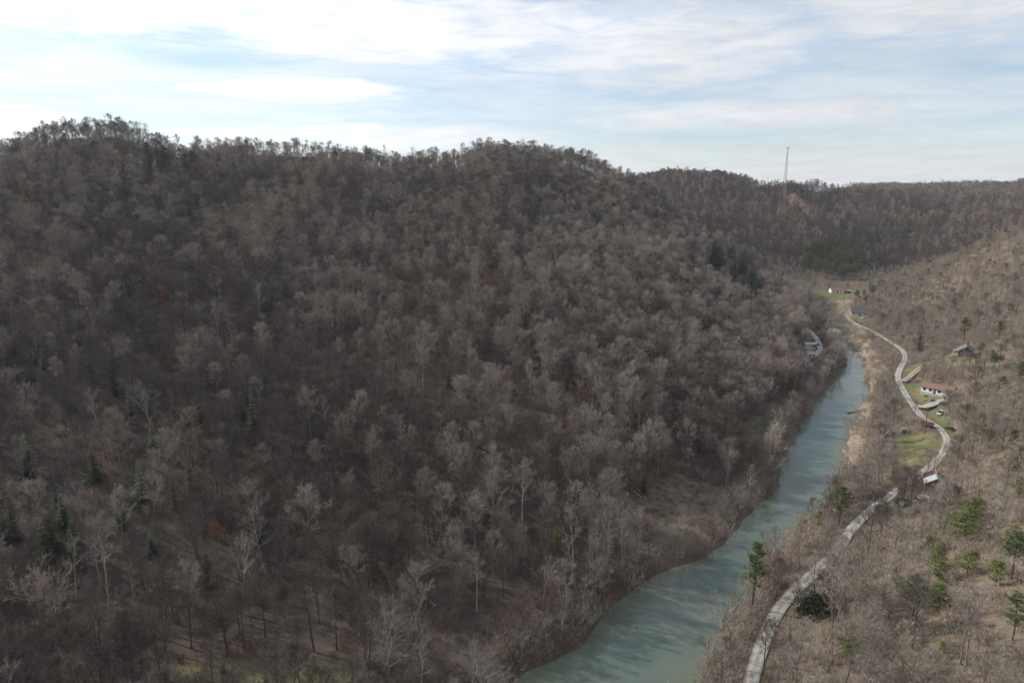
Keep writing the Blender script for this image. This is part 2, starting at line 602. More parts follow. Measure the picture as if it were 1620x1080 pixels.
M = {
    'bark_grey': mat('bark_grey', (.24, .215, .19), .9, color2=(.12, .10, .088), rand=.7, scale=1.2),
    'twig_grey': mat('twig_grey', (.37, .32, .27), .9, color2=(.19, .158, .132), rand=.75, scale=.3),
    'bark_brown': mat('bark_brown', (.13, .105, .09), .9, color2=(.07, .057, .048), rand=.7, scale=1.2),
    'twig_brown': mat('twig_brown', (.165, .136, .115), .9, color2=(.085, .067, .057), rand=.75, scale=.3),
    'bark_pale': mat('bark_pale', (.38, .355, .31), .85, color2=(.20, .18, .15), scale=.9),
    'twig_pale': mat('twig_pale', (.33, .30, .26), .9, color2=(.22, .195, .165), rand=.7, scale=.3),
    'twig_ash': mat('twig_ash', (.47, .395, .335), .9, color2=(.27, .22, .185), rand=.7, scale=.3),
    'twig_tan': mat('twig_tan', (.455, .40, .32), .9, color2=(.27, .23, .18), rand=.7, scale=.3),
    'twig_red': mat('twig_red', (.21, .135, .115), .9, color2=(.14, .095, .08), rand=.7, scale=.3),
    'bark_dark': mat('bark_dark', (.075, .06, .05), .9, scale=1.2),
    'hemlock': mat('hemlock_needles', (.050, .064, .028), .7, color2=(.026, .036, .019), rand=.5, scale=.6),
    'pine': mat('pine_needles', (.125, .155, .055), .7, color2=(.065, .09, .038), rand=.5, scale=.6),
    'bright_pine': mat('young_pine_needles', (.20, .225, .066), .7, color2=(.125, .15, .046), scale=.6),
    'rust': mat('dry_oak_leaves', (.37, .175, .075), .8, color2=(.25, .115, .055), rand=.5, scale=.8),
    'bud': mat('spring_buds', (.26, .25, .11), .8, color2=(.19, .185, .085), scale=.8),
    'blossom': mat('blossom', (.62, .60, .55), .8, color2=(.42, .40, .35), scale=.8),
    'brush': mat('brush_stems', (.40, .325, .25), .9, color2=(.20, .155, .12), rand=.8, scale=.3),
    'dry_grass': mat('dry_grass_blades', (.30, .24, .13), .9, color2=(.19, .16, .08), rand=.8, scale=.3),
}


def simple(name, c, rough=.8, **k):
    M[name] = mat(name, c, rough, **k)


simple('white_paint', (.78, .76, .70), .6, var=.12)
simple('brown_roof', (.25, .155, .12), .8, var=.2, scale=1.5)
simple('grey_roof', (.42, .43, .45), .45, var=.25, scale=.8, metal=.3)
simple('dark_roof', (.10, .10, .11), .7, var=.3)
simple('tin_roof', (.60, .62, .63), .4, var=.3, scale=.7, metal=.4)
simple('weathered_roof', (.26, .25, .235), .7, var=.35, scale=.8)
simple('red_roof', (.12, .045, .042), .6, var=.35, scale=1.0)
simple('barn_wood', (.14, .12, .10), .9, var=.45, scale=1.5)
simple('grey_wood', (.27, .25, .225), .9, var=.4, scale=1.5)
simple('dark_red_wood', (.085, .03, .028), .8, var=.3, scale=1.2)
simple('teal_siding', (.09, .15, .17), .7, var=.2)
simple('pale_siding', (.52, .53, .52), .7, var=.15)
simple('brick', (.19, .085, .06), .85, var=.3)
simple('dark_glass', (.02, .024, .028), .12, var=.1, spec=.5)
simple('door_brown', (.12, .07, .045), .6)
simple('concrete', (.42, .41, .385), .85, var=.2)
simple('steel', (.40, .40, .40), .5, metal=.6)
simple('pole_wood', (.15, .115, .085), .9)
simple('insulator', (.30, .31, .30), .3)
simple('tyre', (.02, .02, .02), .8)
simple('rim', (.35, .35, .36), .35, metal=.7)
simple('blue_car', (.025, .045, .11), .3, var=.05, spec=.5)
simple('black_car', (.02, .022, .025), .3, var=.05, spec=.5)
simple('white_car', (.75, .75, .74), .3, var=.05, spec=.5)
simple('red_car', (.16, .025, .025), .3, var=.05, spec=.5)
simple('silver_car', (.42, .43, .44), .3, var=.05, spec=.5)
simple('lamp_lens', (.7, .7, .66), .2)
simple('log_wood', (.36, .32, .27), .9, var=.4)
simple('dark_log', (.05, .042, .035), .9, var=.3)
simple('white_plastic', (.78, .79, .79), .4, var=.05)


def ground_material():
    m = bpy.data.materials.new('ground')
    m.use_nodes = True
    q = NT(m.node_tree)
    b = q.n['Principled BSDF']
    b.inputs['Roughness'].default_value = .95
    b.inputs['Specular IOR Level'].default_value = .1
    co = q.new('ShaderNodeTexCoord').outputs['Object']
    at = q.new('ShaderNodeAttribute', attribute_name='cover')
    sp = q.new('ShaderNodeSeparateColor')
    q.l.new(at.outputs['Color'], sp.inputs[0])
    grass, sand, clay = sp.outputs
    at2 = q.new('ShaderNodeAttribute', attribute_name='tone')
    tone = at2.outputs['Fac']
    big, mid, fine, leaf = q.noise(co, .018, 3), q.noise(co, .11, 4), q.noise(co, .6, 5, .65), q.noise(co, 2.6, 4, .7)
    litter = q.mix(q.ramp(big, .35, .65), (.095, .075, .060), (.072, .060, .050))  # left hillside litter coloured darker in place of shade
    litter = q.mix(q.math('MULTIPLY', q.ramp(mid, .48, .72), .55), litter, (.135, .078, .058))
    litter = q.mix(q.math('MULTIPLY', q.ramp(fine, .48, .72), .55), litter, (.075, .058, .045))
    litter = q.mix(q.math('MULTIPLY', q.ramp(leaf, .55, .75), .35), litter, (.18, .135, .10))
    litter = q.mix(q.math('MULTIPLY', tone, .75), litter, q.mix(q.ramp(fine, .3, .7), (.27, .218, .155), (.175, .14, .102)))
    gr = q.mix(q.ramp(mid, .35, .65), (.125, .14, .06), (.20, .178, .095))
    gr = q.mix(q.math('MULTIPLY', q.ramp(fine, .45, .7), .5), gr, (.085, .105, .035))
    sa = q.mix(q.ramp(fine, .35, .65), (.34, .27, .20), (.20, .155, .115))
    sa = q.mix(q.math('MULTIPLY', q.ramp(leaf, .5, .7), .5), sa, (.16, .125, .095))
    cl = q.mix(q.ramp(fine, .35, .7), (.23, .15, .11), (.165, .115, .088))
    edge = q.math('MULTIPLY', q.math('SUBTRACT', q.math('ADD', q.math('MULTIPLY', fine, .6), q.math('MULTIPLY', mid, .4)), .5), 1.6)

    def lay(c, f, over):
        k = q.ramp(q.math('ADD', f, q.math('MULTIPLY', edge, q.math('MULTIPLY', f, 1.0))), .25, .7)
        return q.mix(k, c, over)
    c = lay(litter, grass, gr)
    c = lay(c, clay, cl)
    c = lay(c, sand, sa)
    q.l.new(c, b.inputs['Base Color'])
    bp = q.new('ShaderNodeBump')
    bp.inputs['Strength'].default_value = .5
    bp.inputs['Distance'].default_value = .6
    q.l.new(q.math('ADD', fine, q.math('MULTIPLY', leaf, .4)), bp.inputs['Height'])
    q.l.new(bp.outputs[0], b.inputs['Normal'])
    return m


def road_material(name, a, c2):
    m = bpy.data.materials.new(name)
    m.use_nodes = True
    q = NT(m.node_tree)
    b = q.n['Principled BSDF']
    b.inputs['Roughness'].default_value = .95
    b.inputs['Specular IOR Level'].default_value = .1
    at = q.new('ShaderNodeAttribute', attribute_name='across').outputs['Fac']      # -1 .. 1 from edge to edge
    co = q.new('ShaderNodeTexCoord').outputs['Object']
    f, g = q.noise(co, 1.3, 5, .65), q.noise(co, .22, 3)
    ab = q.math('ABSOLUTE', at)
    tr = q.math('ABSOLUTE', q.math('SUBTRACT', ab, .48))
    track = q.ramp(q.math('ADD', tr, q.math('MULTIPLY', q.math('SUBTRACT', f, .5), .35)), .08, .30, 1.0, 0.0)
    c = q.mix(track, c2, a)
    c = q.mix(q.math('MULTIPLY', q.ramp(g, .5, .7), .45), c, tuple(k * .72 for k in c2))
    c = q.mix(q.ramp(q.math('ADD', ab, q.math('MULTIPLY', q.math('SUBTRACT', f, .5), .5)), .84, 1.0), c, (.19, .145, .10))
    c = q.mix(q.math('MULTIPLY', q.ramp(f, .55, .75), .3), c, (.24, .22, .19))
    q.l.new(c, b.inputs['Base Color'])
    return m


def water_material():
    m = bpy.data.materials.new('river_water')
    m.use_nodes = True
    q = NT(m.node_tree)
    b = q.n['Principled BSDF']
    co = q.new('ShaderNodeTexCoord').outputs['Object']
    big, mid = q.noise(co, .022, 3, .5, .5), q.noise(co, .09, 4, .55, .3)
    at = q.new('ShaderNodeAttribute', attribute_name='shallow').outputs['Fac']
    c = q.mix(q.ramp(big, .35, .62), (.116, .142, .117), (.083, .122, .099))
    c = q.mix(q.math('MULTIPLY', q.ramp(mid, .42, .7), .6), c, (.115, .128, .108))
    c = q.mix(q.math('MULTIPLY', at, .6), c, (.145, .15, .085))
    q.l.new(c, b.inputs['Base Color'])
    b.inputs['Roughness'].default_value = .07
    b.inputs['IOR'].default_value = 1.333
    mp = q.new('ShaderNodeMapping')
    mp.inputs['Scale'].default_value = (1.0, .45, 1.0)
    q.l.new(co, mp.inputs[0])
    w1, w2 = q.noise(mp.outputs[0], 1.1, 3, .5), q.noise(mp.outputs[0], .28, 2, .5)
    calm = q.ramp(q.noise(co, .035, 2), .4, .65, .25, 1.0)
    bp = q.new('ShaderNodeBump')
    bp.inputs['Strength'].default_value = .07
    bp.inputs['Distance'].default_value = .25
    q.l.new(q.math('MULTIPLY', calm, q.math('ADD', w1, q.math('MULTIPLY', w2, 1.2))), bp.inputs['Height'])
    q.l.new(bp.outputs[0], b.inputs['Normal'])
    return m


# ------------------------------------------------------------------ building plots (before the ground is made)
def plot(u, v, rad):
    p = hit(u, v)
    z = float(base_height([p[:2]])[0])
    PADS.append((p[0], p[1], z, rad))
    return Vector((p[0], p[1], z))


P_RANCH = plot(1484, 622, 9)
P_CABIN = plot(1527, 562, 5.5)
P_BARN = plot(1478, 773, 4.5)
P_SHED_LOW = plot(1457, 792, 2.2)
P_SHED_RED = plot(1467, 679, 2.6)
P_SHED_SMALL = plot(1428, 683, 2.0)
P_TRAILER = plot(1281, 549, 5)
P_PALE = plot(1281, 565, 4)
P_BEND = plot(1360, 499, 7)
P_FAR = plot(1323, 463, 6)
P_FARSHED = plot(1341, 463.5, 3)
P_SHACK = plot(1264, 470, 4)


# ------------------------------------------------------------------ the ground, river, roads
def axis(lo, f0, f1, hi, fine, grow=1.06):
    a = list(np.arange(f0, f1 + .01, fine))
    s, x = fine, a[-1]
    while x < hi:
        s = min(s * grow, 160)
        x += s
        a.append(x)
    s, x = fine, a[0]
    while x > lo:
        s = min(s * grow, 160)
        x -= s
        a.insert(0, x)
    return np.array(a)


gx, gy = axis(-3500, -130, 330, 3500, 2.4), axis(-2500, 95, 480, 4500, 2.4, 1.035)
X, Y = np.meshgrid(gx, gy)
GP = np.stack([X.ravel(), Y.ravel()], 1)
GZ = ground(GP)
nx, ny = len(gx), len(gy)
idx = np.arange(nx * ny).reshape(ny, nx)
quads = np.stack([idx[:-1, :-1], idx[:-1, 1:], idx[1:, 1:], idx[1:, :-1]], -1).reshape(-1, 4)
me = bpy.data.meshes.new('ground')
me.from_pydata(np.c_[GP, GZ].tolist(), [], quads.tolist())
me.shade_smooth()
SD = chunked(river_sd, GP)


def soft_mask(polys, P, soft=4.0):
    f = np.zeros(len(P))
    for pl in polys:
        lo, hi = pl.min(0) - soft, pl.max(0) + soft
        m = ((P > lo) & (P < hi)).all(1)
        if m.any():
            d, _ = poly_dist(P[m], np.vstack([pl, pl[:1]]))
            sd = np.where(inside(P[m], pl), d, -d)
            f[m] = np.maximum(f[m], smooth(-soft, soft * .6, sd))
    return f


# which side of the river: nearer the right edge means right
dl, dr = chunked(lambda p: poly_dist(p, LE)[0], GP), chunked(lambda p: poly_dist(p, RE)[0], GP)
right_side = dr < dl
grass = np.maximum(.82 * soft_mask(LAWNS, GP, 3), .55 * soft_mask(DIM_GRASS, GP, 6))
grass = np.maximum(grass, soft_mask(MINE_GRASS, GP, 20) * .75)
sand = soft_mask(ROCK_BAR, GP, 4) * (.45 + .55 * smooth(.3, .6, vnoise(GP[:, 0], GP[:, 1], 13, 9)))
sand = np.maximum(sand, np.where(right_side & (SD > -2), .75 * (1 - smooth(3, 12, SD)), 0) * smooth(.3, .6, vnoise(GP[:, 0], GP[:, 1], 22, 7)))
sand = np.maximum(sand, np.where(~right_side & (SD > -1), .34 * (1 - smooth(1, 4, SD)), 0) * smooth(.3, .6, vnoise(GP[:, 0], GP[:, 1], 16, 8)))
clay = soft_mask(SCARS, GP, 14)
# paler tan litter on the right side, lightened to stand in for sunlight
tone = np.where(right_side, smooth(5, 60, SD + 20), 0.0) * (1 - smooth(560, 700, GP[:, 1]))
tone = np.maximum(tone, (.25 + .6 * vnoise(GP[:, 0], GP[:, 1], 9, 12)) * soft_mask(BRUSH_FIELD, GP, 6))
ca = me.color_attributes.new('cover', 'FLOAT_COLOR', 'POINT')
ca.data.foreach_set('color', np.c_[grass, sand, clay, np.ones(len(GP))].astype(np.float32).ravel())
ta = me.attributes.new('tone', 'FLOAT', 'POINT')
ta.data.foreach_set('value', tone.astype(np.float32))
me.materials.append(ground_material())
tag(new_obj('ground', me), 'wooded valley ground of brown leaf litter with grassy clearings', None, kind='structure')

# river: rows of points between the two edges
nr = 170


def resample(L, n):
    s = np.r_[0, np.cumsum(np.hypot(*(L[1:] - L[:-1]).T))]
    u = np.linspace(0, s[-1], n)
    return np.stack([np.interp(u, s, L[:, k]) for k in (0, 1)], 1)


wl, wr = resample(LE, nr), resample(RE, nr)
wf = np.linspace(-.12, 1.12, 13)
WV = wl[:, None] * (1 - wf)[None, :, None] + wr[:, None] * wf[None, :, None]
wi = np.arange(nr * 13).reshape(nr, 13)
wq = np.stack([wi[:-1, :-1], wi[:-1, 1:], wi[1:, 1:], wi[1:, :-1]], -1).reshape(-1, 4)
me = bpy.data.meshes.new('river')
me.from_pydata(np.c_[WV.reshape(-1, 2), np.zeros(nr * 13)].tolist(), [], wq.tolist())
sh = chunked(river_sd, WV.reshape(-1, 2))
sa = me.attributes.new('shallow', 'FLOAT', 'POINT')
sa.data.foreach_set('value', smooth(-4.5, 0, sh).astype(np.float32))
me.materials.append(water_material())
tag(new_obj('river', me), 'calm grey green river running up the valley', None, kind='structure')


def ribbon(name, mt, label, lift):
    L, w = ROADS[name]
    d = np.gradient(L[:, :2], axis=0)
    d /= np.linalg.norm(d, axis=1)[:, None]
    nrm = np.c_[d[:, 1], -d[:, 0]]
    cols = np.linspace(-1, 1, 9)
    V, A = [], []
    for i in range(len(L)):
        for c in cols:
            j = 1 + .18 * (vnoise(np.array([L[i, 0]]), np.array([L[i, 1]]), 5.0, int(c > 0))[0] - .5)
            p = L[i, :2] + nrm[i] * c * w / 2 * j
            V.append((p[0], p[1], L[i, 2] + lift + .05 * (1 - c * c)))
            A.append(c)
    ii = np.arange(len(V)).reshape(len(L), 9)
    qd = np.stack([ii[:-1, :-1], ii[:-1, 1:], ii[1:, 1:], ii[1:, :-1]], -1).reshape(-1, 4)
    me = bpy.data.meshes.new(name)
    me.from_pydata(V, [], qd.tolist())
    a = me.attributes.new('across', 'FLOAT', 'POINT')
    a.data.foreach_set('value', np.array(A, np.float32))
    me.materials.append(mt)
    me.shade_smooth()
    tag(new_obj(name, me), label, None, kind='structure')


m_gravel = road_material('road_gravel', (.45, .43, .39), (.34, .32, .285))
m_dirt = road_material('track_dirt', (.40, .36, .28), (.24, .22, .13))
ribbon('gravel_road', m_gravel, 'pale gravel road winding along the river', 0.02)
ribbon('hillside_track', m_dirt, 'two rut dirt track climbing from the gravel road', 0.03)
ribbon('driveway', m_gravel, 'pale gravel driveway to the brown roofed house', 0.03)
ribbon('river_track', m_gravel, 'pale gravel track on the far left bank', 0.02)


SIGHT = []                                         # things the photograph shows clear of other trees: x, y, half width, reach, kept clear


def clear_sight(x, y, half, reach):
    SIGHT.append((x, y, half, reach))


def sight_gap(P):
    """0 where a tree would stand right in front of such a thing, rising to 1"""
    k = np.ones(len(P))
    for x, y, half, reach in SIGHT:
        d = np.hypot(x, y)
        fx, fy = -x / d, -y / d                    # towards the viewpoint
        dx, dy = P[:, 0] - x, P[:, 1] - y
        a, b = dx * fx + dy * fy, np.abs(dx * fy - dy * fx)
        m = (b < half) & (a > -half * .8) & (a < reach)
        k[m] = np.minimum(k[m], (np.clip(a[m] / reach, 0, 1) ** 1.5) * .9)
    return k


for P_, h_, r_ in ((P_RANCH, 9, 22), (P_CABIN, 6, 34), (P_BARN, 5.5, 26), (P_SHED_RED, 3.5, 18), (P_TRAILER, 9, 75), (P_PALE, 8, 75), (P_BEND, 7, 40), (P_FAR, 8, 50), (P_SHACK, 5, 50), (P_SHED_SMALL, 2.5, 16), (P_SHED_LOW, 2.5, 16)):
    clear_sight(P_.x, P_.y, h_, r_)

for u_, v_, h_, r_ in ((1290, 497, 9, 75), (1302, 507, 9, 75), (1315, 518, 9, 70), (1330, 532, 8, 60), (1330, 492, 9, 70), (1300, 470, 9, 70), (1325, 470, 9, 70), (1350, 470, 9, 60), (1320, 500, 8, 45), (1345, 515, 8, 45), (1290, 540, 6, 60), (1298, 552, 6, 60)):
    p_ = hit(u_, v_)
    clear_sight(p_[0], p_[1], h_, r_)
for L_, w_ in ROADS.values():
    for x_, y_, z_ in L_[::4]:
        if y_ > 215:
            clear_sight(x_, y_, 3.5, 15)
        elif y_ > 125:
            clear_sight(x_, y_, 2.4, 7)

# ------------------------------------------------------------------ trees: bare ones grown branch by branch
def unit(v):
    return v / (math.sqrt(float(v[0]) ** 2 + float(v[1]) ** 2 + float(v[2]) ** 2) or 1e-9)


def turn(rng, d, ang, up=0.0):
    u, w = basis(d)
    a = rng.uniform(0, 2 * math.pi)
    r = d * math.cos(ang) + (u * math.cos(a) + w * math.sin(a)) * math.sin(ang)
    r[2] += up
    return unit(r)


def blade(mb, p, q, w, rng, mi=0):
    u, v = basis(q - p)
    a = rng.uniform(0, math.pi)
    s = (u * math.cos(a) + v * math.sin(a)) * w * .5
    mb.add([p - s, p + s, q], [(0, 1, 2)], mi)


def grow(seed, H, start=.40, spread=.27, limbs=16, n2=7, n3=6, n4=5, tw=.033, lean=.03, fork=False, leaf=None, leaf_p=0.0, leaf_s=.2, tidy=1.0):
    """returns (wood, twigs): trunk with limbs, and the fine crown"""
    rng = np.random.default_rng(seed)
    wood, tw_mb = MB(), MB()
    r0 = .05 + H * .0105
    n = 8
    off = np.cumsum(rng.normal(0, lean * H / n, (n + 1, 2)), 0)
    off -= off[0]
    top = .93 if not fork else .70
    tr = [np.array((off[i, 0], off[i, 1], H * top * i / n)) for i in range(n + 1)]
    rad = [r0 * (1 - .86 * i / n) * (1.35 if i == 0 else 1) for i in range(n + 1)]
    tr[0][2] = -1.0
    wood.tube(tr, rad, 6)
    ends = []

    def along(pts, s):
        k = s * (len(pts) - 1)
        i = min(int(k), len(pts) - 2)
        return pts[i] + (pts[i + 1] - pts[i]) * (k - i), unit(pts[i + 1] - pts[i])

    def twigs(pts, cnt, ln):
        for _ in range(cnt):
            p, d = along(pts, rng.uniform(.25, 1))
            e = p + turn(rng, d, rng.uniform(.3, .95), .12) * ln * rng.uniform(.6, 1.25)
            blade(tw_mb, p, e, tw, rng)
            ends.append(e)

    def limb(p, d, L, r):
        pts, dd = [p], d.copy()
        for k in range(4):
            dd = unit(dd + rng.normal(0, .13, 3) + np.array((0, 0, .10)))
            pts.append(pts[-1] + dd * L / 4)
        wood.tube(pts, [r, r * .75, r * .55, r * .36, r * .15], 4, cap=False)
        for j in range(n2):
            s = rng.uniform(.22, 1) if j else 1.0
            p2, d2 = along(pts, s)
            L2 = L * (.50 - .22 * s) * rng.uniform(.75, 1.25) + .4
            d2 = turn(rng, d2, rng.uniform(.4, .95) * (1 if j else .3), .16)
            m2 = p2 + d2 * L2 * .55
            e2 = m2 + unit(d2 + rng.normal(0, .18, 3) + (0, 0, .14)) * L2 * .45
            r2 = max(r * .34 * (1 - .4 * s), tw * .55)
            tw_mb.tube([p2, m2, e2], [r2, r2 * .65, r2 * .25], 3, cap=False)
            q2 = [p2, m2, e2]
            for _ in range(n3):
                p3, d3 = along(q2, rng.uniform(.25, 1))
                L3 = L2 * rng.uniform(.32, .6)
                e3 = p3 + turn(rng, d3, rng.uniform(.35, .9), .15) * L3
                blade(tw_mb, p3, e3, tw * 1.35, rng)
                twigs([p3, e3], n4, max(.6, L3 * .75))
            twigs(q2, n4 + 1, 1.0)

    a0 = rng.uniform(0, 6.28)
    for k in range(limbs):
        f = (k + rng.uniform(.1, .9)) / limbs
        h = start + (1 - start) * f
        p, d = along(tr, min(h / top * (.93 if fork else 1) * top / max(top, .93) if fork else h / .93 * .93, .985))
        az = a0 + k * 2.4 + rng.normal(0, .35)
        tilt = (1.15 - .75 * f) * rng.uniform(.8, 1.15)
        if fork:
            tilt *= .75
        dd = np.array((math.cos(az) * math.sin(tilt), math.sin(az) * math.sin(tilt), math.cos(tilt)))
        prof = math.sin(math.pi * min(1, (f * .72 + .25))) ** .8
        L = spread * H * prof * rng.uniform(.75, 1.2) * (1.25 if fork else 1)
        limb(p, dd, max(L, H * .07), r0 * (.52 - .30 * f))
    twigs(tr[-2:], n4 * 3, H * .05)
    if leaf is not None:
        for e in ends:
            if rng.random() < leaf_p:
                for _ in range(2):
                    c = e + rng.normal(0, .18, 3)
                    a, b = rng.normal(0, 1, 3), rng.normal(0, 1, 3)
                    tw_mb.add([c, c + unit(a) * leaf_s, c + unit(b) * leaf_s], [(0, 1, 2)], 1)
    return wood, tw_mb


def tri_leaf(mb, c, size, rng, mi=0, flat=0.0, droop=0.0):
    a, b = unit(rng.normal(0, 1, 3)), unit(rng.normal(0, 1, 3))
    if flat:
        a[2] *= 1 - flat
        b[2] *= 1 - flat
    mb.add([c, c + a * size, c + b * size * .7], [(0, 1, 2)], mi)


def hemlock(seed, H, Rr=.19, low=.08, dens=1.0):
    rng = np.random.default_rng(seed)
    wood, nd = MB(), MB()
    r0 = .06 + H * .010
    wood.tube([(0, 0, -1), (0, 0, H * .5), (0, 0, H * .98)], [r0 * 1.3, r0 * .6, .015], 6)
    lev = int(26 * dens)
    for i in range(lev):
        f = (i + rng.uniform(0, .8)) / lev
        z = H * (low + (1 - low) * f)
        Rz = H * Rr * (1 - f) ** .85 * rng.uniform(.7, 1.15) + .12
        nb = int(7 - 3 * f)
        a0 = rng.uniform(0, 6.28)
        for k in range(nb):
            a = a0 + 6.283 * k / nb + rng.normal(0, .2)
            L = Rz * rng.uniform(.7, 1.1)
            d = np.array((math.cos(a), math.sin(a), -.12 + .35 * f))
            e = np.array((0, 0, z)) + d * L - np.array((0, 0, .10 * L))
            blade(nd, np.array((0, 0, z)), e, .05, rng, 1)
            side = np.array((-math.sin(a), math.cos(a), 0))
            ns = max(4, int(L * 5.5))
            for s in range(ns):
                t = (s + rng.uniform(0, 1)) / ns
                c = np.array((0, 0, z)) + d * L * t - np.array((0, 0, .12 * L * t * t))
                wd = (.22 + .34 * (1 - abs(2 * t - 1))) * min(1.0, .5 + L * .25)
                for sg in (-1, 1):
                    o = side * sg * wd * rng.uniform(.7, 1.5) + d * rng.uniform(.1, .35)
                    nd.add([c - d * .14, c + d * .2, c + o + (0, 0, rng.uniform(-.22, .06))], [(0, 1, 2)])
    return wood, nd


def pine(seed, H, crown=.45, wide=.24, clumps=84, size=.42):
    rng = np.random.default_rng(seed)
    wood, nd = MB(), MB()
    r0 = .06 + H * .010
    lean = rng.normal(0, .035 * H, 2)
    tr = [np.array((lean[0] * t * t + .02 * H * math.sin(3 * t) * rng.uniform(-1, 1), lean[1] * t * t, H * .97 * t)) for t in (0, .25, .5, .75, 1)]
    tr[0][2] = -1
    wood.tube(tr, [r0 * 1.3, r0, r0 * .75, r0 * .45, .03], 6)
    for i in range(clumps):
        f = rng.uniform(0, 1) ** .85
        z = crown + (1 - crown) * f
        k = z * 4
        j = min(int(k), 3)
        p = tr[j] + (tr[j + 1] - tr[j]) * (k - j)
        a = i * 2.4 + rng.normal(0, .5)
        L = H * wide * math.sin(math.pi * min(1, .22 + .74 * f)) ** .9 * rng.uniform(.35, 1.1)
        d = np.array((math.cos(a), math.sin(a), rng.uniform(.05, .55)))
        e = p + d * L
        wood.tube([p, p + d * L * .5 - (0, 0, .05 * L), e], [r0 * .22, r0 * .15, .015], 3, cap=False)
        for t in ((1.0, .74, .5) if rng.random() < .6 else (1.0, .85, .65, .4)):
            c = p + d * L * t
            rad = rng.uniform(.55, 1.0) * size * 1.7 * (.75 if t < 1 else 1)
            for _ in range(17):
                o = rng.normal(0, .55, 3) * rad * np.array((1, 1, .42)) + d * rng.normal(0, .35) * rad
                tri_leaf(nd, c + o, size * rng.uniform(.5, 1.0), rng)
    return wood, nd


def bush(seed, Rr, H, n=1500, size=.28, stems=7):
    rng = np.random.default_rng(seed)
    wood, nd = MB(), MB()
    lobes = [(rng.normal(0, .42, 2) * Rr, rng.uniform(.45, .85)) for _ in range(7)]
    for k in range(stems):
        (lx, ly), lh = lobes[k % 7]
        wood.tube([(lx * .15, ly * .15, -.3), (lx * .6, ly * .6, H * .4), (lx, ly, H * lh)], [.05, .035, .012], 4, cap=False)
    for i in range(n):
        (lx, ly), lh = lobes[rng.integers(7)]
        o = unit(rng.normal(0, 1, 3)) * rng.uniform(.55, 1) ** .5
        c = np.array((lx + o[0] * Rr * .55, ly + o[1] * Rr * .55, H * lh * .62 + o[2] * H * .38))
        if c[2] > .05:
            tri_leaf(nd, c, size * rng.uniform(.6, 1.2), rng)
    return wood, nd


def thicket(seed, H, n=260, tw=.055):
    rng = np.random.default_rng(seed)
    mb = MB()
    for i in range(n // 6):
        b = np.array((*rng.normal(0, H * .32, 2), -.2))
        d = unit(np.array((*rng.normal(0, .42, 2), 1.0)))
        L = H * rng.uniform(.55, 1.1)
        m = b + d * L * .55
        e = m + unit(d + rng.normal(0, .35, 3)) * L * .5
        blade(mb, b, m + d * .2, tw * 1.7, rng)
        blade(mb, m, e, tw * 1.3, rng)
        for _ in range(4):
            p = b + (e - b) * rng.uniform(.35, .95)
            blade(mb, p, p + turn(rng, d, rng.uniform(.4, 1.0), .1) * L * rng.uniform(.2, .42), tw, rng)
    return mb


def tuft(seed, H=.9, n=40):
    rng = np.random.default_rng(seed)
    mb = MB()
    for _ in range(n):
        b = np.array((*rng.normal(0, .5, 2), -.05))
        blade(mb, b, b + np.array((*rng.normal(0, .3, 2), 1)) * H * rng.uniform(.5, 1.1), .05, rng)
    return mb


# kinds of bare tree: (wood material, twig material, list of (trunk mesh, crown mesh, height))
NEAR = []


def near_kind(tagname, wm, tm, specs):
    for H, kw in specs:
        w, t = grow(len(NEAR) * 17 + 3, H, **kw)
        NEAR.append(dict(kind=tagname, H=H, trunk=w.mesh('trunk', M[wm]), crown=t.mesh('crown', M[tm])))


near_kind('grey', 'bark_grey', 'twig_grey', [(19, dict(start=.42, spread=.25)), (17, dict(start=.36, spread=.29, limbs=17)), (21, dict(start=.5, spread=.21, limbs=15)),
                                             (16, dict(start=.35, spread=.33, fork=True, limbs=14))])
near_kind('brown', 'bark_brown', 'twig_brown', [(18, dict(start=.42, spread=.27)), (20, dict(start=.5, spread=.24)), (15, dict(start=.33, spread=.32, fork=True, limbs=14))])
near_kind('pale', 'bark_pale', 'twig_pale', [(21, dict(start=.4, spread=.27, lean=.05, n3=4, n4=3)), (18, dict(start=.3, spread=.34, fork=True, limbs=10, lean=.06, n3=4, n4=3)),
                                             (22, dict(start=.55, spread=.18, limbs=11, n3=4, n4=3))])
near_kind('slender', 'bark_grey', 'twig_tan', [(14, dict(start=.4, spread=.2, limbs=11, n2=6, n3=5, n4=4)), (12, dict(start=.32, spread=.25, limbs=11, n2=6, n3=5, n4=4, lean=.05)),
                                                (15, dict(start=.36, spread=.23, limbs=11, n2=6, n3=5, n4=4))])
near_kind('ash', 'bark_grey', 'twig_ash', [(17, dict(start=.35, spread=.32, limbs=14)), (15, dict(start=.3, spread=.34, fork=True, limbs=12))])
near_kind('red', 'bark_brown', 'twig_red', [(13, dict(start=.25, spread=.36, fork=True, limbs=12, n4=5))])
KIND_IX = {}
for i_, d_ in enumerate(NEAR):
    KIND_IX.setdefault(d_['kind'], []).append(i_)


def joined(name, parts):
    """one mesh of several builders with a material each"""
    me = bpy.data.meshes.new(name)
    V, Fc, mi = [], [], []
    for k, (mb, m) in enumerate(parts):
        b = len(V)
        V += mb.v
        Fc += [tuple(b + i for i in f) for f in mb.f]
        mi += [k] * len(mb.f)
        me.materials.append(m)
    me.from_pydata(V, [], Fc)
    me.polygons.foreach_set('material_index', mi)
    me.update()
    return me


def source_set(name, meshes):
    c = bpy.data.collections.new(name)
    for i, m in enumerate(meshes):
        o = bpy.data.objects.new('%s_%03d' % (name, i), m)
        c.objects.link(o)
    return c


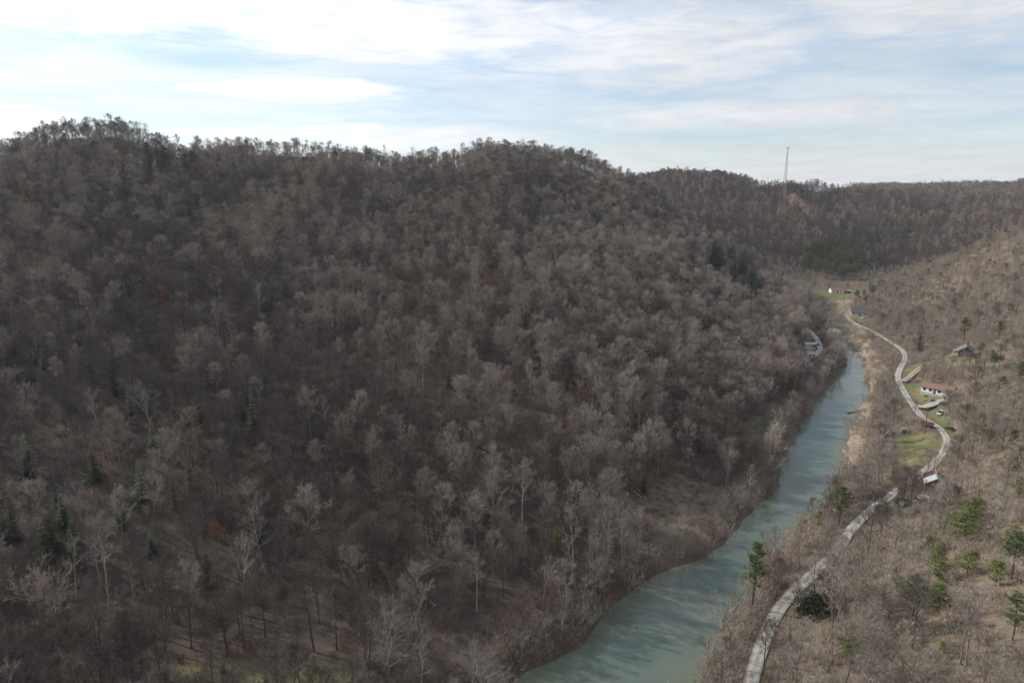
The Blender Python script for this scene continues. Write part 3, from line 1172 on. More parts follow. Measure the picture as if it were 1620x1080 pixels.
mid_meshes, MID_KIND = [], {}
for d_ in NEAR:                                     # the near trees again, trunk and crown in one mesh, for the forest behind
    me = bpy.data.meshes.new('forest_tree')
    a, b = d_['trunk'], d_['crown']
    V = [tuple(v.co) for v in a.vertices] + [tuple(v.co) for v in b.vertices]
    na = len(a.vertices)
    Fc = [tuple(p.vertices) for p in a.polygons] + [tuple(i + na for i in p.vertices) for p in b.polygons]
    me.from_pydata(V, [], Fc)
    me.materials.append(a.materials[0])
    me.materials.append(b.materials[0])
    me.polygons.foreach_set('material_index', [0] * len(a.polygons) + [1] * len(b.polygons))
    mid_meshes.append(me)
MIDC = source_set('forest_tree', mid_meshes)
far_meshes = []
for k, (wm, tm, H, kw) in enumerate((('bark_brown', 'twig_brown', 15, dict(start=.3, spread=.30)), ('bark_grey', 'twig_grey', 16, dict(start=.35, spread=.28)), ('bark_brown', 'twig_red', 16, dict(start=.35, spread=.3)),
                                     ('bark_pale', 'twig_grey', 19, dict(start=.45, spread=.22)))):
    w, t = grow(900 + k, H, limbs=10, n2=5, n3=4, n4=4, tw=.095, **kw)
    far_meshes.append(joined('far_tree', [(w, M[wm]), (t, M[tm])]))
FARC = source_set('far_tree', far_meshes)
thick_meshes = [joined('thicket', [(thicket(60 + k, H), M[m])]) for k, (H, m) in enumerate(((2.2, 'brush'), (3.2, 'brush'), (2.6, 'twig_brown'), (4.5, 'twig_grey'), (3.6, 'twig_red')))]
THICKC = source_set('thicket', thick_meshes)
TUFTC = source_set('tuft', [joined('tuft', [(tuft(80 + k), M['dry_grass'])]) for k in range(3)])


def scatter(name, P, rz, sc, ix, coll, label, tilt=None):
    me = bpy.data.meshes.new(name)
    me.from_pydata(P.tolist(), [], [])
    rot = np.c_[np.zeros((len(P), 2)), rz] if tilt is None else np.c_[tilt, rz]
    a = me.attributes.new('turn', 'FLOAT_VECTOR', 'POINT')
    a.data.foreach_set('vector', rot.astype(np.float32).ravel())
    a = me.attributes.new('size', 'FLOAT', 'POINT')
    a.data.foreach_set('value', sc.astype(np.float32))
    a = me.attributes.new('pick', 'INT', 'POINT')
    a.data.foreach_set('value', ix.astype(np.int32))
    o = new_obj(name, me)
    g = bpy.data.node_groups.new(name, 'GeometryNodeTree')
    g.interface.new_socket('Geometry', in_out='INPUT', socket_type='NodeSocketGeometry')
    g.interface.new_socket('Geometry', in_out='OUTPUT', socket_type='NodeSocketGeometry')
    N = g.nodes
    gi, go = N.new('NodeGroupInput'), N.new('NodeGroupOutput')
    ip = N.new('GeometryNodeInstanceOnPoints')
    ci = N.new('GeometryNodeCollectionInfo')
    ci.inputs['Collection'].default_value = coll
    ci.inputs['Separate Children'].default_value = True
    ci.inputs['Reset Children'].default_value = True
    g.links.new(gi.outputs[0], ip.inputs['Points'])
    g.links.new(ci.outputs[0], ip.inputs['Instance'])
    ip.inputs['Pick Instance'].default_value = True
    for at_name, ty, sock in (('turn', 'FLOAT_VECTOR', 'Rotation'), ('size', 'FLOAT', 'Scale'), ('pick', 'INT', 'Instance Index')):
        na = N.new('GeometryNodeInputNamedAttribute')
        na.data_type = ty
        na.inputs['Name'].default_value = at_name
        src = next(s for s in na.outputs if s.enabled and s.name == 'Attribute')
        g.links.new(src, ip.inputs[sock])
    g.links.new(ip.outputs[0], go.inputs[0])
    md = o.modifiers.new('scatter', 'NODES')
    md.node_group = g
    return tag(o, label, None, kind='stuff')


# ------------------------------------------------------------------ where the trees stand
PINES_AT = (
        (1190, 962, 850, 'tall pine on the right riverbank standing against the water', ('PIN', 0), .85),
        (1326, 836, 768, 'dark green pine beside the road close to the river bend', ('PIN', 1), 1.05),
        (1292, 838, 806, 'small green pine just left of the dark pine by the river', ('BPN', 0), .8),
        (1441, 995, 908, 'flat topped pine with bent dark trunk on the slope right of the road', ('PIN', 3), 1.0),
        (1345, 1046, 984, 'bright green bushy young pine at the bottom of the slope', ('BPN', 0), 1.15),
        (1515, 858, 808, 'round crowned green pine on the slope right of the small barn', ('BPN', 1), 1.3),
        (1600, 915, 838, 'large green pine at the right edge of the picture', ('PIN', 1), 1.2),
        (1572, 912, 884, 'small yellow green pine left of the large pine at the right edge', ('BPN', 0), 1.0),
        (1602, 1012, 932, 'dark green pine with yellowish lower boughs at the right edge', ('PIN', 2), 1.1),
        (1536, 992, 962, 'small dull green pine low among bare stems on the right slope', ('BPN', 1), .8),
        (1490, 1040, 1012, 'small yellow green pine near the bottom of the right slope', ('BPN', 0), .9),
        (1453, 560, 517, 'dark hemlock beside the upper bend of the gravel road', ('HEM', 0), 1.3),
        (1524, 540, 503, 'dark green pine on the slope above the grey cabin', ('PIN', 2), 1.0),
        (1580, 536, 508, 'green pine up the slope right of the grey cabin', ('PIN', 0), 1.1),
        (1612, 612, 572, 'dark green pine at the right edge level with the brown roofed house', ('PIN', 1), 1.1),
        (1548, 808, 786, 'low green pine above the round crowned pine on the right slope', ('BPN', 0), 1.1),
        (1248, 1016, 994, 'small dark green cedar beside the near end of the road', ('HEM', 1), 1.4),
        (880, 872, 832, 'bright green young pine alone on the left bank flat', ('BPN', 1), .75))
HEMLOCKS_AT = (
        (182, 628, 552, 'tall pointed hemlock in the middle of the left hillside', 1.0),
        (403, 698, 614, 'dark pointed hemlock in the bare woods left of centre', .95),
        (152, 765, 700, 'dark green hemlock low on the left hillside, left of two others', 1.1),
        (226, 800, 728, 'dark green hemlock low on the left hillside, right of two others', 1.1),
        (192, 838, 762, 'dark hemlock lowest of the cluster on the left hillside', 1.1),
        (277, 806, 764, 'small narrow hemlock right of the left hillside cluster', .9),
        (108, 1008, 925, 'broad dark hemlock near the bottom left corner', 1.3),
        (240, 878, 842, 'low dark green hemlock in shade below the hillside cluster', 1.5),
        (190, 1000, 948, 'broad blue green hemlock just above the grassy flat', 1.5),
        (330, 930, 872, 'wide pale green evergreen at the foot of the left hillside', 1.5),
        (779, 558, 541, 'tiny dark hemlock alone in the middle of the wooded hillside', .9),
        (1018, 782, 752, 'dark green hemlock by the landslip above the brush field', 1.4))
OAKS_AT = (
        (260, 494, 456, 'orange leaved oak on the upper left hillside', .95),
        (262, 588, 556, 'small yellow orange leaved oak below the larger orange one', .8),
        (47, 330, 302, 'rust leaved oak near the left edge below the ridge', 1.2),
        (195, 262, 242, 'rust leaved oak just under the left summit', 1.2),
        (310, 280, 262, 'dull red leaved oak on the ridge shoulder', 1.3),
        (905, 298, 280, 'orange leaved oak on the slope right of the middle summit', 1.1),
        (735, 340, 320, 'orange leaved oak on the slope left of the middle summit', 1.0),
        (833, 300, 284, 'faint orange oak straight below the middle summit', 1.0),
        (620, 535, 508, 'dull orange oak in the middle of the hillside', 1.0),
        (945, 578, 556, 'yellowish leaved oak on the middle right of the hillside', .8),
        (960, 310, 296, 'faint rust oak on the right shoulder of the middle summit', .9),
        (345, 880, 828, 'pinkish brown leaved oak low on the left hillside', .8),
        (920, 640, 612, 'dull rust oak on the lower centre of the hillside', .9))
ROADSIDE_AT = (
    (1207, 1068, 975, 'tall dark leafless tree on the right edge of the road, nearest the bottom', 'brown'),
    (1222, 1052, 982, 'smaller dark leafless tree behind the nearest roadside one', 'brown'),
    (1254, 990, 905, 'slim dark leafless tree between the near road and the dark rounded bush', 'slender'),
    (1164, 985, 925, 'leaning dark leafless tree over the river, left of the tall riverside pine', 'pale'),
    (1126, 990, 930, 'crooked bare tree at the water edge near the bottom', 'pale'),
    (1228, 945, 868, 'brownish leafless tree just right of the tall riverside pine', 'red'),
    (1372, 884, 780, 'tall straight leafless tree right of the road above a dark shadow', 'brown'),
    (1357, 882, 830, 'short leafless tree left of the tall straight roadside one', 'brown'),
    (1400, 892, 826, 'slender leafless tree right of the tall straight roadside one', 'slender'),
    (1428, 812, 730, 'left trunk of the tall leafless clump opposite the small barn', 'brown'),
    (1437, 814, 738, 'right trunk of the tall leafless clump opposite the small barn', 'brown'),
    (1391, 826, 770, 'leafless tree on the left edge of the road below the lawn', 'brown'),
    (1512, 752, 690, 'dark leafless tree right of the small barn by the road bend', 'brown'),
    (1554, 748, 700, 'slender leafless tree on the slope, second right of the small barn', 'slender'),
    (1539, 648, 606, 'dark leafless tree on the slope right of the brown roofed house', 'brown'),
    (1480, 714, 686, 'small round leafless tree on the lawn inside the road bend', 'grey'),
    (1446, 668, 634, 'grey leafless tree in front of the road left of the red shed', 'grey'),
    (1316, 1052, 985, 'leafless tree left of the bright green young pine', 'slender'),
    (1518, 1050, 930, 'tall grey leafless tree low on the right slope', 'grey'),
    (1610, 1078, 985, 'thin leafless tree in the bottom right corner', 'slender'),
    (755, 968, 875, 'pale leafless sycamore with wide forked crown on the left bank flat', 'pale'),
    (860, 962, 880, 'pale leafless sycamore nearer the water than the wide forked one', 'pale'),
    (815, 900, 830, 'rounded grey leafless tree behind the wide forked sycamore', 'grey'),
    (178, 985, 810, 'very tall pale trunked tree at the foot of the left hillside', 'pale'),
    (82, 1025, 890, 'pale trunked tree near the bottom left corner', 'ash'),
    (160, 940, 850, 'pale trunked tree just left of the very tall one', 'pale'),
    (215, 975, 890, 'thin white trunked tree right of the very tall one', 'pale'),
    (490, 880, 775, 'pale crowned tree standing out low in the left centre woods', 'ash'),
    (398, 850, 765, 'slim pale tree low on the left hillside', 'ash'),
    (1120, 735, 680, 'pale leafless tree above the pale grassy strip by the river', 'ash'),
    (1185, 790, 735, 'white limbed sapling on the left bank above the water', 'pale'),
)
for row in PINES_AT + HEMLOCKS_AT + OAKS_AT + ROADSIDE_AT + ((783, 428, 400, '', 1), (1318, 548, 527, '', 1), (1282, 978, 932, '', 1)):
    p_ = hit(row[0], row[1], ground)
    H_ = (row[1] - row[2]) * float(project(p_)[2]) / F
    dep_ = max(.12, (CAM_H - p_[2]) / np.hypot(p_[0], p_[1]))
    clear_sight(p_[0], p_[1], 2.6 + H_ * .12, min(40, 13 / dep_))
rng = np.random.default_rng(11)


def lattice(x0, x1, y0, y1, s, jit=.46):
    a, b = np.meshgrid(np.arange(x0, x1, s), np.arange(y0, y1, s))
    P = np.stack([a.ravel(), b.ravel()], 1)
    P[:, 0] += (np.floor(P[:, 1] / s) % 2) * s / 2
    return P + rng.uniform(-jit, jit, P.shape) * s


def in_view(P, top=20, mx=170, my=120):
    q = np.c_[P, chunked(lambda p: ground(p), P)]
    u, v, t = project(q)
    u2, v2, _ = project(q + (0, 0, top))
    k = (t > 40) & (u > -mx) & (u < 1620 + mx) & (v2 < 1080 + my)
    return q[k]


ALL_CLEAR = LAWNS + DIM_GRASS + BRUSH_FIELD


def road_gap(P):
    d = np.full(len(P), 1e9)
    for L, w in ROADS.values():
        d = np.minimum(d, chunked(lambda p: poly_dist(p, L[::2, :2])[0], P) - w / 2)
    return d


def side_right(P):
    return chunked(lambda p: poly_dist(p, RE)[0] < poly_dist(p, LE)[0], P[:, :2])


def clear_of_pads(P, extra=2.0):
    k = np.ones(len(P), bool)
    for x, y, z, r in PADS:
        k &= np.hypot(P[:, 0] - x, P[:, 1] - y) > r * .85 + extra
    return k


GROUPED = []


def evergreen_group(poly, cnt, kinds, name, label, group, H=(9, 15), reach=22):
    w = world_poly(poly)
    lo, hi = w.min(0), w.max(0)
    got = 0
    for _ in range(4000):
        if got >= cnt:
            break
        p = rng.uniform(lo, hi)
        if not inside(p[None], w)[0]:
            continue
        GROUPED.append([kinds, name, label, group, (p[0], p[1], gz(*p) - .3), rng.uniform(*H), rng.uniform(.8, 1.45)])
        clear_sight(p[0], p[1], 3.0, reach)
        got += 1


evergreen_group([(1112, 398), (1150, 414), (1190, 442), (1228, 474), (1218, 490), (1170, 462), (1125, 424)], 34, 'HEM', 'hemlock_tree', 'dark hemlock in the evergreen band down the far spur edge', 'hemlocks along the far spur edge', (11, 17), 75)
evergreen_group([(1270, 410), (1300, 395), (1350, 392), (1368, 420), (1350, 446), (1290, 440)], 46, 'PIN', 'pine_tree', 'green pine in the evergreen patch at the valley head', 'pines at the valley head', (11, 17), 45)
evergreen_group([(1436, 335), (1470, 330), (1505, 338), (1510, 352), (1450, 352)], 18, 'HEM', 'hemlock_tree', 'dark hemlock in the clump high on the far right hill', 'hemlocks high on the far right hill', (12, 18), 45)
evergreen_group([(1380, 372), (1440, 358), (1530, 352), (1545, 366), (1460, 382), (1385, 392)], 36, 'HEM', 'hemlock_tree', 'dark hemlock in the band across the far right hillside', 'hemlocks across the far right hillside', (11, 17), 45)
evergreen_group([(225, 258), (330, 264), (330, 285), (240, 280)], 10, 'PIN', 'pine_tree', 'dark pine standing on the crest right of the left summit', 'pines on the left crest', (12, 16))
evergreen_group([(240, 330), (330, 320), (365, 350), (300, 400), (240, 400)], 12, 'HEM', 'hemlock_tree', 'dark hemlock in the shaded hollow of the upper left hillside', 'hemlocks in the upper left hollow', (9, 14))
evergreen_group([(1340, 478), (1352, 466), (1380, 462), (1385, 476), (1352, 484)], 8, 'PIN', 'pine_tree', 'green pine behind the grey roofed house at the bend', 'pines behind the bend house', (5, 9))
evergreen_group([(0, 780), (120, 800), (150, 960), (0, 980)], 7, 'HEM', 'hemlock_tree', 'dark hemlock half hidden in the shaded lower left woods', 'hemlocks in the lower left woods', (7, 12))

fringe = []
for E_ in (LE, RE):
    L_ = resample(E_, 520)
    d_ = np.gradient(L_, axis=0)
    d_ /= np.linalg.norm(d_, axis=1)[:, None]
    nn = np.c_[-d_[:, 1], d_[:, 0]] * (1 if E_ is LE else -1)
    fringe.append(L_ + nn * rng.uniform(1.0, 8, (len(L_), 1)))
fringe = in_view(np.vstack(fringe))
N_FR = len(fringe)
evergreen_group([(20, 560), (420, 560), (460, 900), (40, 960)], 17, 'HEM', 'hemlock_tree', 'dark hemlock scattered among the lower left hillside woods', 'hemlocks scattered on the left hillside', (8, 15))
evergreen_group([(480, 480), (900, 460), (900, 700), (560, 740)], 9, 'HEM', 'hemlock_tree', 'small dark hemlock among bare crowns in the middle hillside', 'hemlocks in the middle of the hillside', (6, 10))
evergreen_group([(1400, 880), (1540, 800), (1618, 780), (1618, 1060), (1380, 1060)], 12, 'BPN', 'pine_tree', 'yellow green young pine scattered on the near right slope', 'young pines on the near right slope', (3.5, 7))
evergreen_group([(1540, 560), (1615, 540), (1618, 760), (1540, 760)], 8, 'PIN', 'pine_tree', 'green pine scattered on the slope right of the houses', 'pines on the slope right of the houses', (5, 9))
evergreen_group([(1290, 330), (1420, 335), (1420, 380), (1290, 380)], 22, 'PIN', 'pine_tree', 'green pine scattered over the middle of the far hillside', 'pines scattered on the far hillside', (10, 15))
near_P = np.vstack([fringe, in_view(lattice(-420, 420, 60, 680, 4.1)), in_view(lattice(25, 330, 60, 560, 4.0))])
sdv = chunked(river_sd, near_P[:, :2])
right = side_right(near_P)
is_fr = np.arange(len(near_P)) < N_FR
keep_head = ~(is_fr & (near_P[:, 1] > 420))
keep = (sdv > np.where(is_fr, .8, 2.0)) & (road_gap(near_P[:, :2]) > np.where(near_P[:, 1] < 215, 1.1, 2.2)) & clear_of_pads(near_P)
keep &= (soft_mask(ALL_CLEAR, near_P[:, :2], 2) < .4) | (is_fr & (sdv < 5))
keep &= rng.random(len(near_P)) > .95 * soft_mask(ROCK_BAR, near_P[:, :2], 2)
thin = vnoise(near_P[:, 0], near_P[:, 1], 28, 21)
keep &= rng.random(len(near_P)) < sight_gap(near_P)
flat = right & (near_P[:, 1] > 190) & (road_gap(near_P[:, :2]) + sdv < 60) & (near_P[:, 0] < np.interp(near_P[:, 1], ROADS['gravel_road'][0][:, 1], ROADS['gravel_road'][0][:, 0]))
keep &= ~flat | (rng.random(len(near_P)) < .26)
rnd = rng.random(len(near_P))
keep &= keep_head
keep &= rnd < np.where(is_fr, np.where(right, .7, .9), 1) * np.where(is_fr, 1.0, np.where(right, .40 + .65 * thin, .26 + .92 * thin))
near_P, sdv, right, thin = near_P[keep], sdv[keep], right[keep], thin[keep]
n = len(near_P)
kn = vnoise(near_P[:, 0], near_P[:, 1], 60, 22) + rng.normal(0, .18, n)
kind = np.where(kn < .42, 'brown', np.where(kn < .82, 'grey', 'red'))
kind = np.where((~right) & (near_P[:, 2] > 92) & (rng.random(n) < .45), 'slender', kind)
light = smooth(.15, .8, (near_P[:, 0] + 60) / 260) * (1 - smooth(480, 640, near_P[:, 1])) * (~right)     # paler ash kind towards the spur, standing in for sunlight there
kind = np.where(rng.random(n) < light * .6, 'ash', kind)
low_left = (1 - smooth(-60, 60, near_P[:, 0])) * (1 - smooth(200, 340, near_P[:, 1])) * (~right)  # more dark brown trees at lower left, imitating the shade there
kind = np.where((rng.random(n) < low_left * .4), 'brown', kind)
kind = np.where((rng.random(n) < .05), 'pale', kind)
riv = (~right) & (sdv < 14)
kind = np.where(riv & (rng.random(n) < .62), 'pale', kind)
kind = np.where(riv & (rng.random(n) < .35), 'red', kind)
kind = np.where(right, np.where(rng.random(n) < .78, 'slender', np.where(rng.random(n) < .55, 'grey', 'brown')), kind)
sc = np.where(rng.random(n) < .25, rng.uniform(.4, .62, n), rng.uniform(.60, .92, n))
sc = np.where(right, rng.uniform(.5, .92, n) * (1 - .38 * smooth(150, 320, near_P[:, 1])), sc)
sc = np.where(sdv < 10, sc * rng.uniform(.5, .95, n), sc)
ix = np.array([KIND_IX[k][rng.integers(len(KIND_IX[k]))] for k in kind])
rz = rng.uniform(0, 6.283, n)
tilt = rng.normal(0, .045, (n, 2))
tilt[sdv < 10] *= 3.2
Hs = np.array([NEAR[i]['H'] for i in ix]) * sc
uu, vv, tt = project(near_P + np.c_[np.zeros((n, 2)), Hs * .6])
inframe = (uu > 8) & (uu < 1612) & (vv > 0) & (vv < 1065) & (tt > 60)
size_px = np.where(inframe, Hs * F / tt, -1)
order = np.argsort(-size_px)
BARE_N = 300 - len(ROADSIDE_AT)
pick = order[:BARE_N]
rest = np.ones(n, bool)
rest[pick] = False
scatter('bare_forest', near_P[rest], rz[rest], sc[rest], ix[rest], MIDC, 'leafless grey brown woods covering the valley slopes', tilt[rest])

WORDS = {'ash': 'ash grey leafless tree', 'grey': 'grey leafless tree', 'brown': 'dark brown leafless tree', 'pale': 'pale barked sycamore', 'slender': 'slender tan leafless tree', 'red': 'reddish twigged tree'}
GROUPS = {'ash': 'ash grey leafless trees', 'grey': 'grey leafless trees', 'brown': 'dark brown leafless trees', 'pale': 'pale sycamores', 'slender': 'slender tan leafless trees', 'red': 'reddish twigged trees'}
ANCHORS = ((1190, 962, 'the tall riverside pine'), (1441, 995, 'the flat topped pine'), (1345, 1046, 'the bright green young pine'), (1515, 858, 'the round crowned pine'),
           (1600, 915, 'the large pine at the right edge'), (1282, 978, 'the dark rounded bush'), (1478, 773, 'the small barn'), (1372, 884, 'the tall straight roadside tree'),
           (880, 872, 'the left bank bright pine'), (108, 1008, 'the bottom left broad hemlock'), (240, 878, 'the low dark hemlock in shade'),
           (330, 930, 'the wide pale evergreen'), (226, 800, 'the left hillside hemlock cluster'), (403, 698, 'the lone hemlock left of centre'), (182, 628, 'the tall pointed hemlock'),
           (660, 937, 'the two pale fallen trunks'), (755, 968, 'the wide forked sycamore'), (1070, 830, 'the brown brush field'), (420, 1060, 'the shaded grassy flat'),
           (992, 768, 'the landslip fallen trunks'), (1220, 670, 'the pale grassy strip'), (490, 880, 'the lone pale crowned tree'), (1200, 1040, 'the near end of the road'),
           (945, 1005, 'the left bank water edge'), (1602, 1012, 'the yellow bellied pine'), (1430, 812, 'the leafless clump by the barn'))
picked = []
for j, i in enumerate(pick):
    u_, v_, t_ = project(near_P[i])
    dd_ = [math.hypot(u_ - a[0], 1.3 * (v_ - a[1])) for a in ANCHORS]
    a = ANCHORS[int(np.argmin(dd_))]
    du, dv = u_ - a[0], 1.3 * (v_ - a[1])
    side = ('left of' if du < 0 else 'right of') if abs(du) > abs(dv) else ('above' if dv < 0 else 'below')
    near = 'just ' if min(dd_) < 45 else ('' if min(dd_) < 110 else 'far ')
    lean = 'leaning ' if math.hypot(*tilt[i]) > .11 else ''
    picked.append([i, lean, WORDS[kind[i]], near + side + ' ' + a[2], float(size_px[i])])
by = {}
for r_ in picked:
    by.setdefault((r_[1], r_[2], r_[3]), []).append(r_)
ORD = {2: ('taller', 'shorter'), 3: ('tallest', 'middle sized', 'shortest'), 4: ('tallest', 'second tallest', 'third tallest', 'shortest'),
       5: ('tallest', 'second tallest', 'third tallest', 'second shortest', 'shortest')}
for rows in by.values():
    rows.sort(key=lambda r: -r[4])
    if 1 < len(rows) <= 5:
        for r_, w in zip(rows, ORD[len(rows)]):
            r_[1] = w + ' ' + r_[1]
    elif len(rows) > 5:                            # a rank by height from the nearest size group
        for q_, r_ in enumerate(rows):
            r_[1] = ('tallest ', 'second tallest ', 'third tallest ')[q_] + r_[1] if q_ < 3 else ('shortest ' if q_ == len(rows) - 1 else 'middling ') + r_[1]
for i, lean, what, where, _ in picked:
    k = kind[i]
    t = thing('sycamore_tree' if k == 'pale' else 'bare_tree', lean + what + ' ' + where, 'tree', near_P[i], rz[i], GROUPS[k] + ' on the valley sides')
    t.rotation_euler = (tilt[i, 0], tilt[i, 1], rz[i])
    t.scale = (sc[i],) * 3
    new_obj('trunk', NEAR[ix[i]]['trunk'], t)
    new_obj('crown', NEAR[ix[i]]['crown'], t)

# far hills
far_P = in_view(np.vstack([lattice(-250, 900, 680, 1010, 5.4), lattice(-300, 1500, 1010, 1750, 7.5)]), mx=120)
far_P = np.vstack([far_P, in_view(lattice(420, 700, 250, 680, 6.0))])
m = soft_mask(SCARS, far_P[:, :2], 8) * (.6 + .4 * (vnoise(far_P[:, 0], far_P[:, 1], 20, 33) > .4))
keep = (rng.random(len(far_P)) < np.minimum(.95 - .85 * m, .15 + sight_gap(far_P))) & (soft_mask(MINE_GRASS, far_P[:, :2], 4) < .4)
keep &= (chunked(river_sd, far_P[:, :2]) > 3) & (soft_mask(LAWNS + ROCK_BAR, far_P[:, :2], 2) < .4) & clear_of_pads(far_P, 4)
far_P = far_P[keep]
n = len(far_P)
kn = vnoise(far_P[:, 0], far_P[:, 1], 80, 31) + rng.normal(0, .22, n)
fix = np.where(kn < .52, 0, np.where(kn < .74, 1, 2))
fix = np.where(rng.random(n) < .08, 3, fix)
scatter('distant_forest', far_P, rng.uniform(0, 6.283, n), rng.uniform(.62, .95, n), fix, FARC, 'leafless woods on the hills across the valley head')

# undergrowth
un = in_view(lattice(-330, 380, 80, 560, 2.6), top=3, mx=80, my=60)
sdu = chunked(river_sd, un[:, :2])
ru = side_right(un)
keep = (sdu > .8) & (road_gap(un[:, :2]) > .9) & clear_of_pads(un, .6) & (soft_mask(LAWNS, un[:, :2], 1.5) < .5)
dens = np.where(ru, .45, .25) + .6 * vnoise(un[:, 0], un[:, 1], 18, 41)
dens = np.where((sdu < 9) & (un[:, 1] < 400), .95, dens)
dens = np.where((sdu < 9) & (un[:, 1] >= 400), .15, dens)
dens = np.where(soft_mask(DIM_GRASS, un[:, :2], 3) > .5, .12, dens)
dens = np.where(soft_mask(BRUSH_FIELD, un[:, :2], 3) > .5, .62 + .5 * vnoise(un[:, 0], un[:, 1], 7, 44), dens)
dens = np.where(soft_mask(ROCK_BAR, un[:, :2], 2) > .5, .2, dens)
keep &= rng.random(len(un)) < dens
un, ru, sdu = un[keep], ru[keep], sdu[keep]
n = len(un)
ui = np.where((~ru) & (sdu < 8), rng.choice([0, 1, 3, 4, 3], n), 0)
ui = np.where((~ru) & (sdu < 8), ui, np.where(ru, rng.choice([0, 1, 0, 3], n), rng.choice([2, 2, 2, 3, 4], n)))  # left woods get mostly dark brown brush, standing in for shade
scatter('undergrowth', un, rng.uniform(0, 6.283, n), rng.uniform(.5, 1.05, n) * np.where(soft_mask(BRUSH_FIELD, un[:, :2], 3) > .5, np.where(sdu < 6, 1.15, .62), np.where(sdu < 7, 1.3, 1)), ui, THICKC, 'tangled leafless brush on the forest floor and banks')

# dry grass on the clearings
gp = in_view(np.vstack([lattice(90, 260, 150, 330, 1.5), lattice(-110, 40, 95, 140, 1.5)]), top=1, mx=40, my=40)
gm = np.maximum(soft_mask(LAWNS + DIM_GRASS + BRUSH_FIELD, gp[:, :2], 3), .25 * side_right(gp))
keep = (rng.random(len(gp)) < gm * .55) & (road_gap(gp[:, :2]) > .3) & (chunked(river_sd, gp[:, :2]) > 1) & clear_of_pads(gp, 0)
gp = gp[keep]
n = len(gp)
scatter('dry_grass', gp, rng.uniform(0, 6.283, n), rng.uniform(.4, 1.0, n) * .7, rng.integers(0, 3, n), TUFTC, 'tufts of dry grass in the clearings')


# ------------------------------------------------------------------ evergreens, oaks and other trees one can point at
def pack(fn_result, wm, nm, extra=None):
    w, nd = fn_result
    return w.mesh('trunk', M[wm]), nd.mesh('crown', M[nm], M[extra] if extra else M[wm])


HEM = [(pack(hemlock(300 + k, 16, Rr=r), 'bark_dark', 'hemlock'), 16.0) for k, r in enumerate((.20, .17, .23))]
PIN = [(pack(pine(320 + k, 15, crown=c, wide=w), 'bark_dark', 'pine'), 15.0) for k, (c, w) in enumerate(((.30, .21), (.42, .26), (.30, .22), (.5, .3)))]
BPN = [(pack(pine(340 + k, 9, crown=.22, wide=.33, clumps=80, size=.36), 'bark_brown', 'bright_pine'), 9.0) for k in range(2)]
OAK = []
for k in range(2):
    w_, t_ = grow(360 + k, 14, start=.3, spread=.3, limbs=12, n3=4, n4=3, leaf=1, leaf_p=.75, leaf_s=.34)
    OAK.append(((w_.mesh('trunk', M['bark_brown']), t_.mesh('crown', M['twig_brown'], M['rust'])), 14.0))
w_, t_ = grow(370, 12, start=.3, spread=.34, limbs=12, n3=4, n4=3, leaf=1, leaf_p=.8, leaf_s=.30)
BUD = [((w_.mesh('trunk', M['bark_grey']), t_.mesh('crown', M['twig_grey'], M['bud'])), 12.0)]
w_, t_ = grow(371, 6, start=.2, spread=.42, limbs=12, n3=4, n4=4, leaf=1, leaf_p=1.0, leaf_s=.26)
BLO = [((w_.mesh('trunk', M['bark_grey']), t_.mesh('crown', M['twig_grey'], M['blossom'])), 6.0)]
BSH = [(pack(bush(380 + k, 3.2, 4.6, 3600, .42), 'bark_dark', 'hemlock'), 4.6) for k in range(2)]
KINDS_OF = {'HEM': HEM, 'PIN': PIN, 'BPN': BPN}
TRUNK_NAME = {'evergreen_bush': ('stems', 'foliage')}


def tree_at(name, label, kinds, P, H, group=None, wide=1.0, rot=None, cat='tree'):
    (tr, cr), H0 = kinds[int(rng.integers(len(kinds)))]
    s = H / H0
    t = thing(name, label, cat, P, rng.uniform(0, 6.283) if rot is None else rot, group)
    t.scale = (s * wide, s * wide, s)
    a, b = TRUNK_NAME.get(name, ('trunk', 'crown'))
    new_obj(a, tr, t)
    new_obj(b, cr, t)
    return t


def px_tree(name, label, kinds, u, vb, vt, group=None, wide=1.0, cat='tree'):
    p = hit(u, vb, ground)
    _, _, t = project(p)
    H = (vb - vt) * float(t) / F / CP * 1.04
    return tree_at(name, label, kinds, p, H, group, wide, cat=cat)


for u, b, tp, lab, kd, wd in PINES_AT:
    px_tree('hemlock_tree' if kd[0] == 'HEM' else 'pine_tree', lab, KINDS_OF[kd[0]][kd[1]:kd[1] + 1], u, b, tp, 'evergreens singled out by the river and road', wd)
for u, b, tp, lab, wd in HEMLOCKS_AT:
    px_tree('hemlock_tree', lab, HEM, u, b, tp, 'hemlocks singled out on the left hillside', wd)
for u, b, tp, lab, wd in OAKS_AT:
    px_tree('oak_tree', lab, OAK, u, b, tp, 'oaks still holding rust coloured leaves', wd)
for u, b, tp, lab, kd in ROADSIDE_AT:
    ks = [((NEAR[i]['trunk'], NEAR[i]['crown']), NEAR[i]['H']) for i in (KIND_IX[kd][2:] if kd == 'pale' and u < 600 else KIND_IX[kd])]
    px_tree('sycamore_tree' if kd == 'pale' else 'bare_tree', lab, ks, u, b, tp, 'leafless trees standing out singly', 1.0)
px_tree('budding_tree', 'pale yellow green budding tree in the middle of the hillside', BUD, 783, 428, 400, None, 1.5)
px_tree('blossom_tree', 'round white blossoming tree on the left bank by the river bend', BLO, 1318, 548, 527, None, 1.1)
for u, b, tp, lab, wd in ((1282, 978, 932, 'large dark green rounded bush on the right of the road', 1.0), (1320, 930, 896, 'dark ivy green bush beside the road further up', .9),
                          (1430, 812, 786, 'green brown bush at the foot of tall trunks near the barn', .8), (1395, 812, 796, 'low green bush left of the road by the barn', 1.0)):
    px_tree('evergreen_bush', lab, BSH, u, b, tp, None, wd, cat='bush')


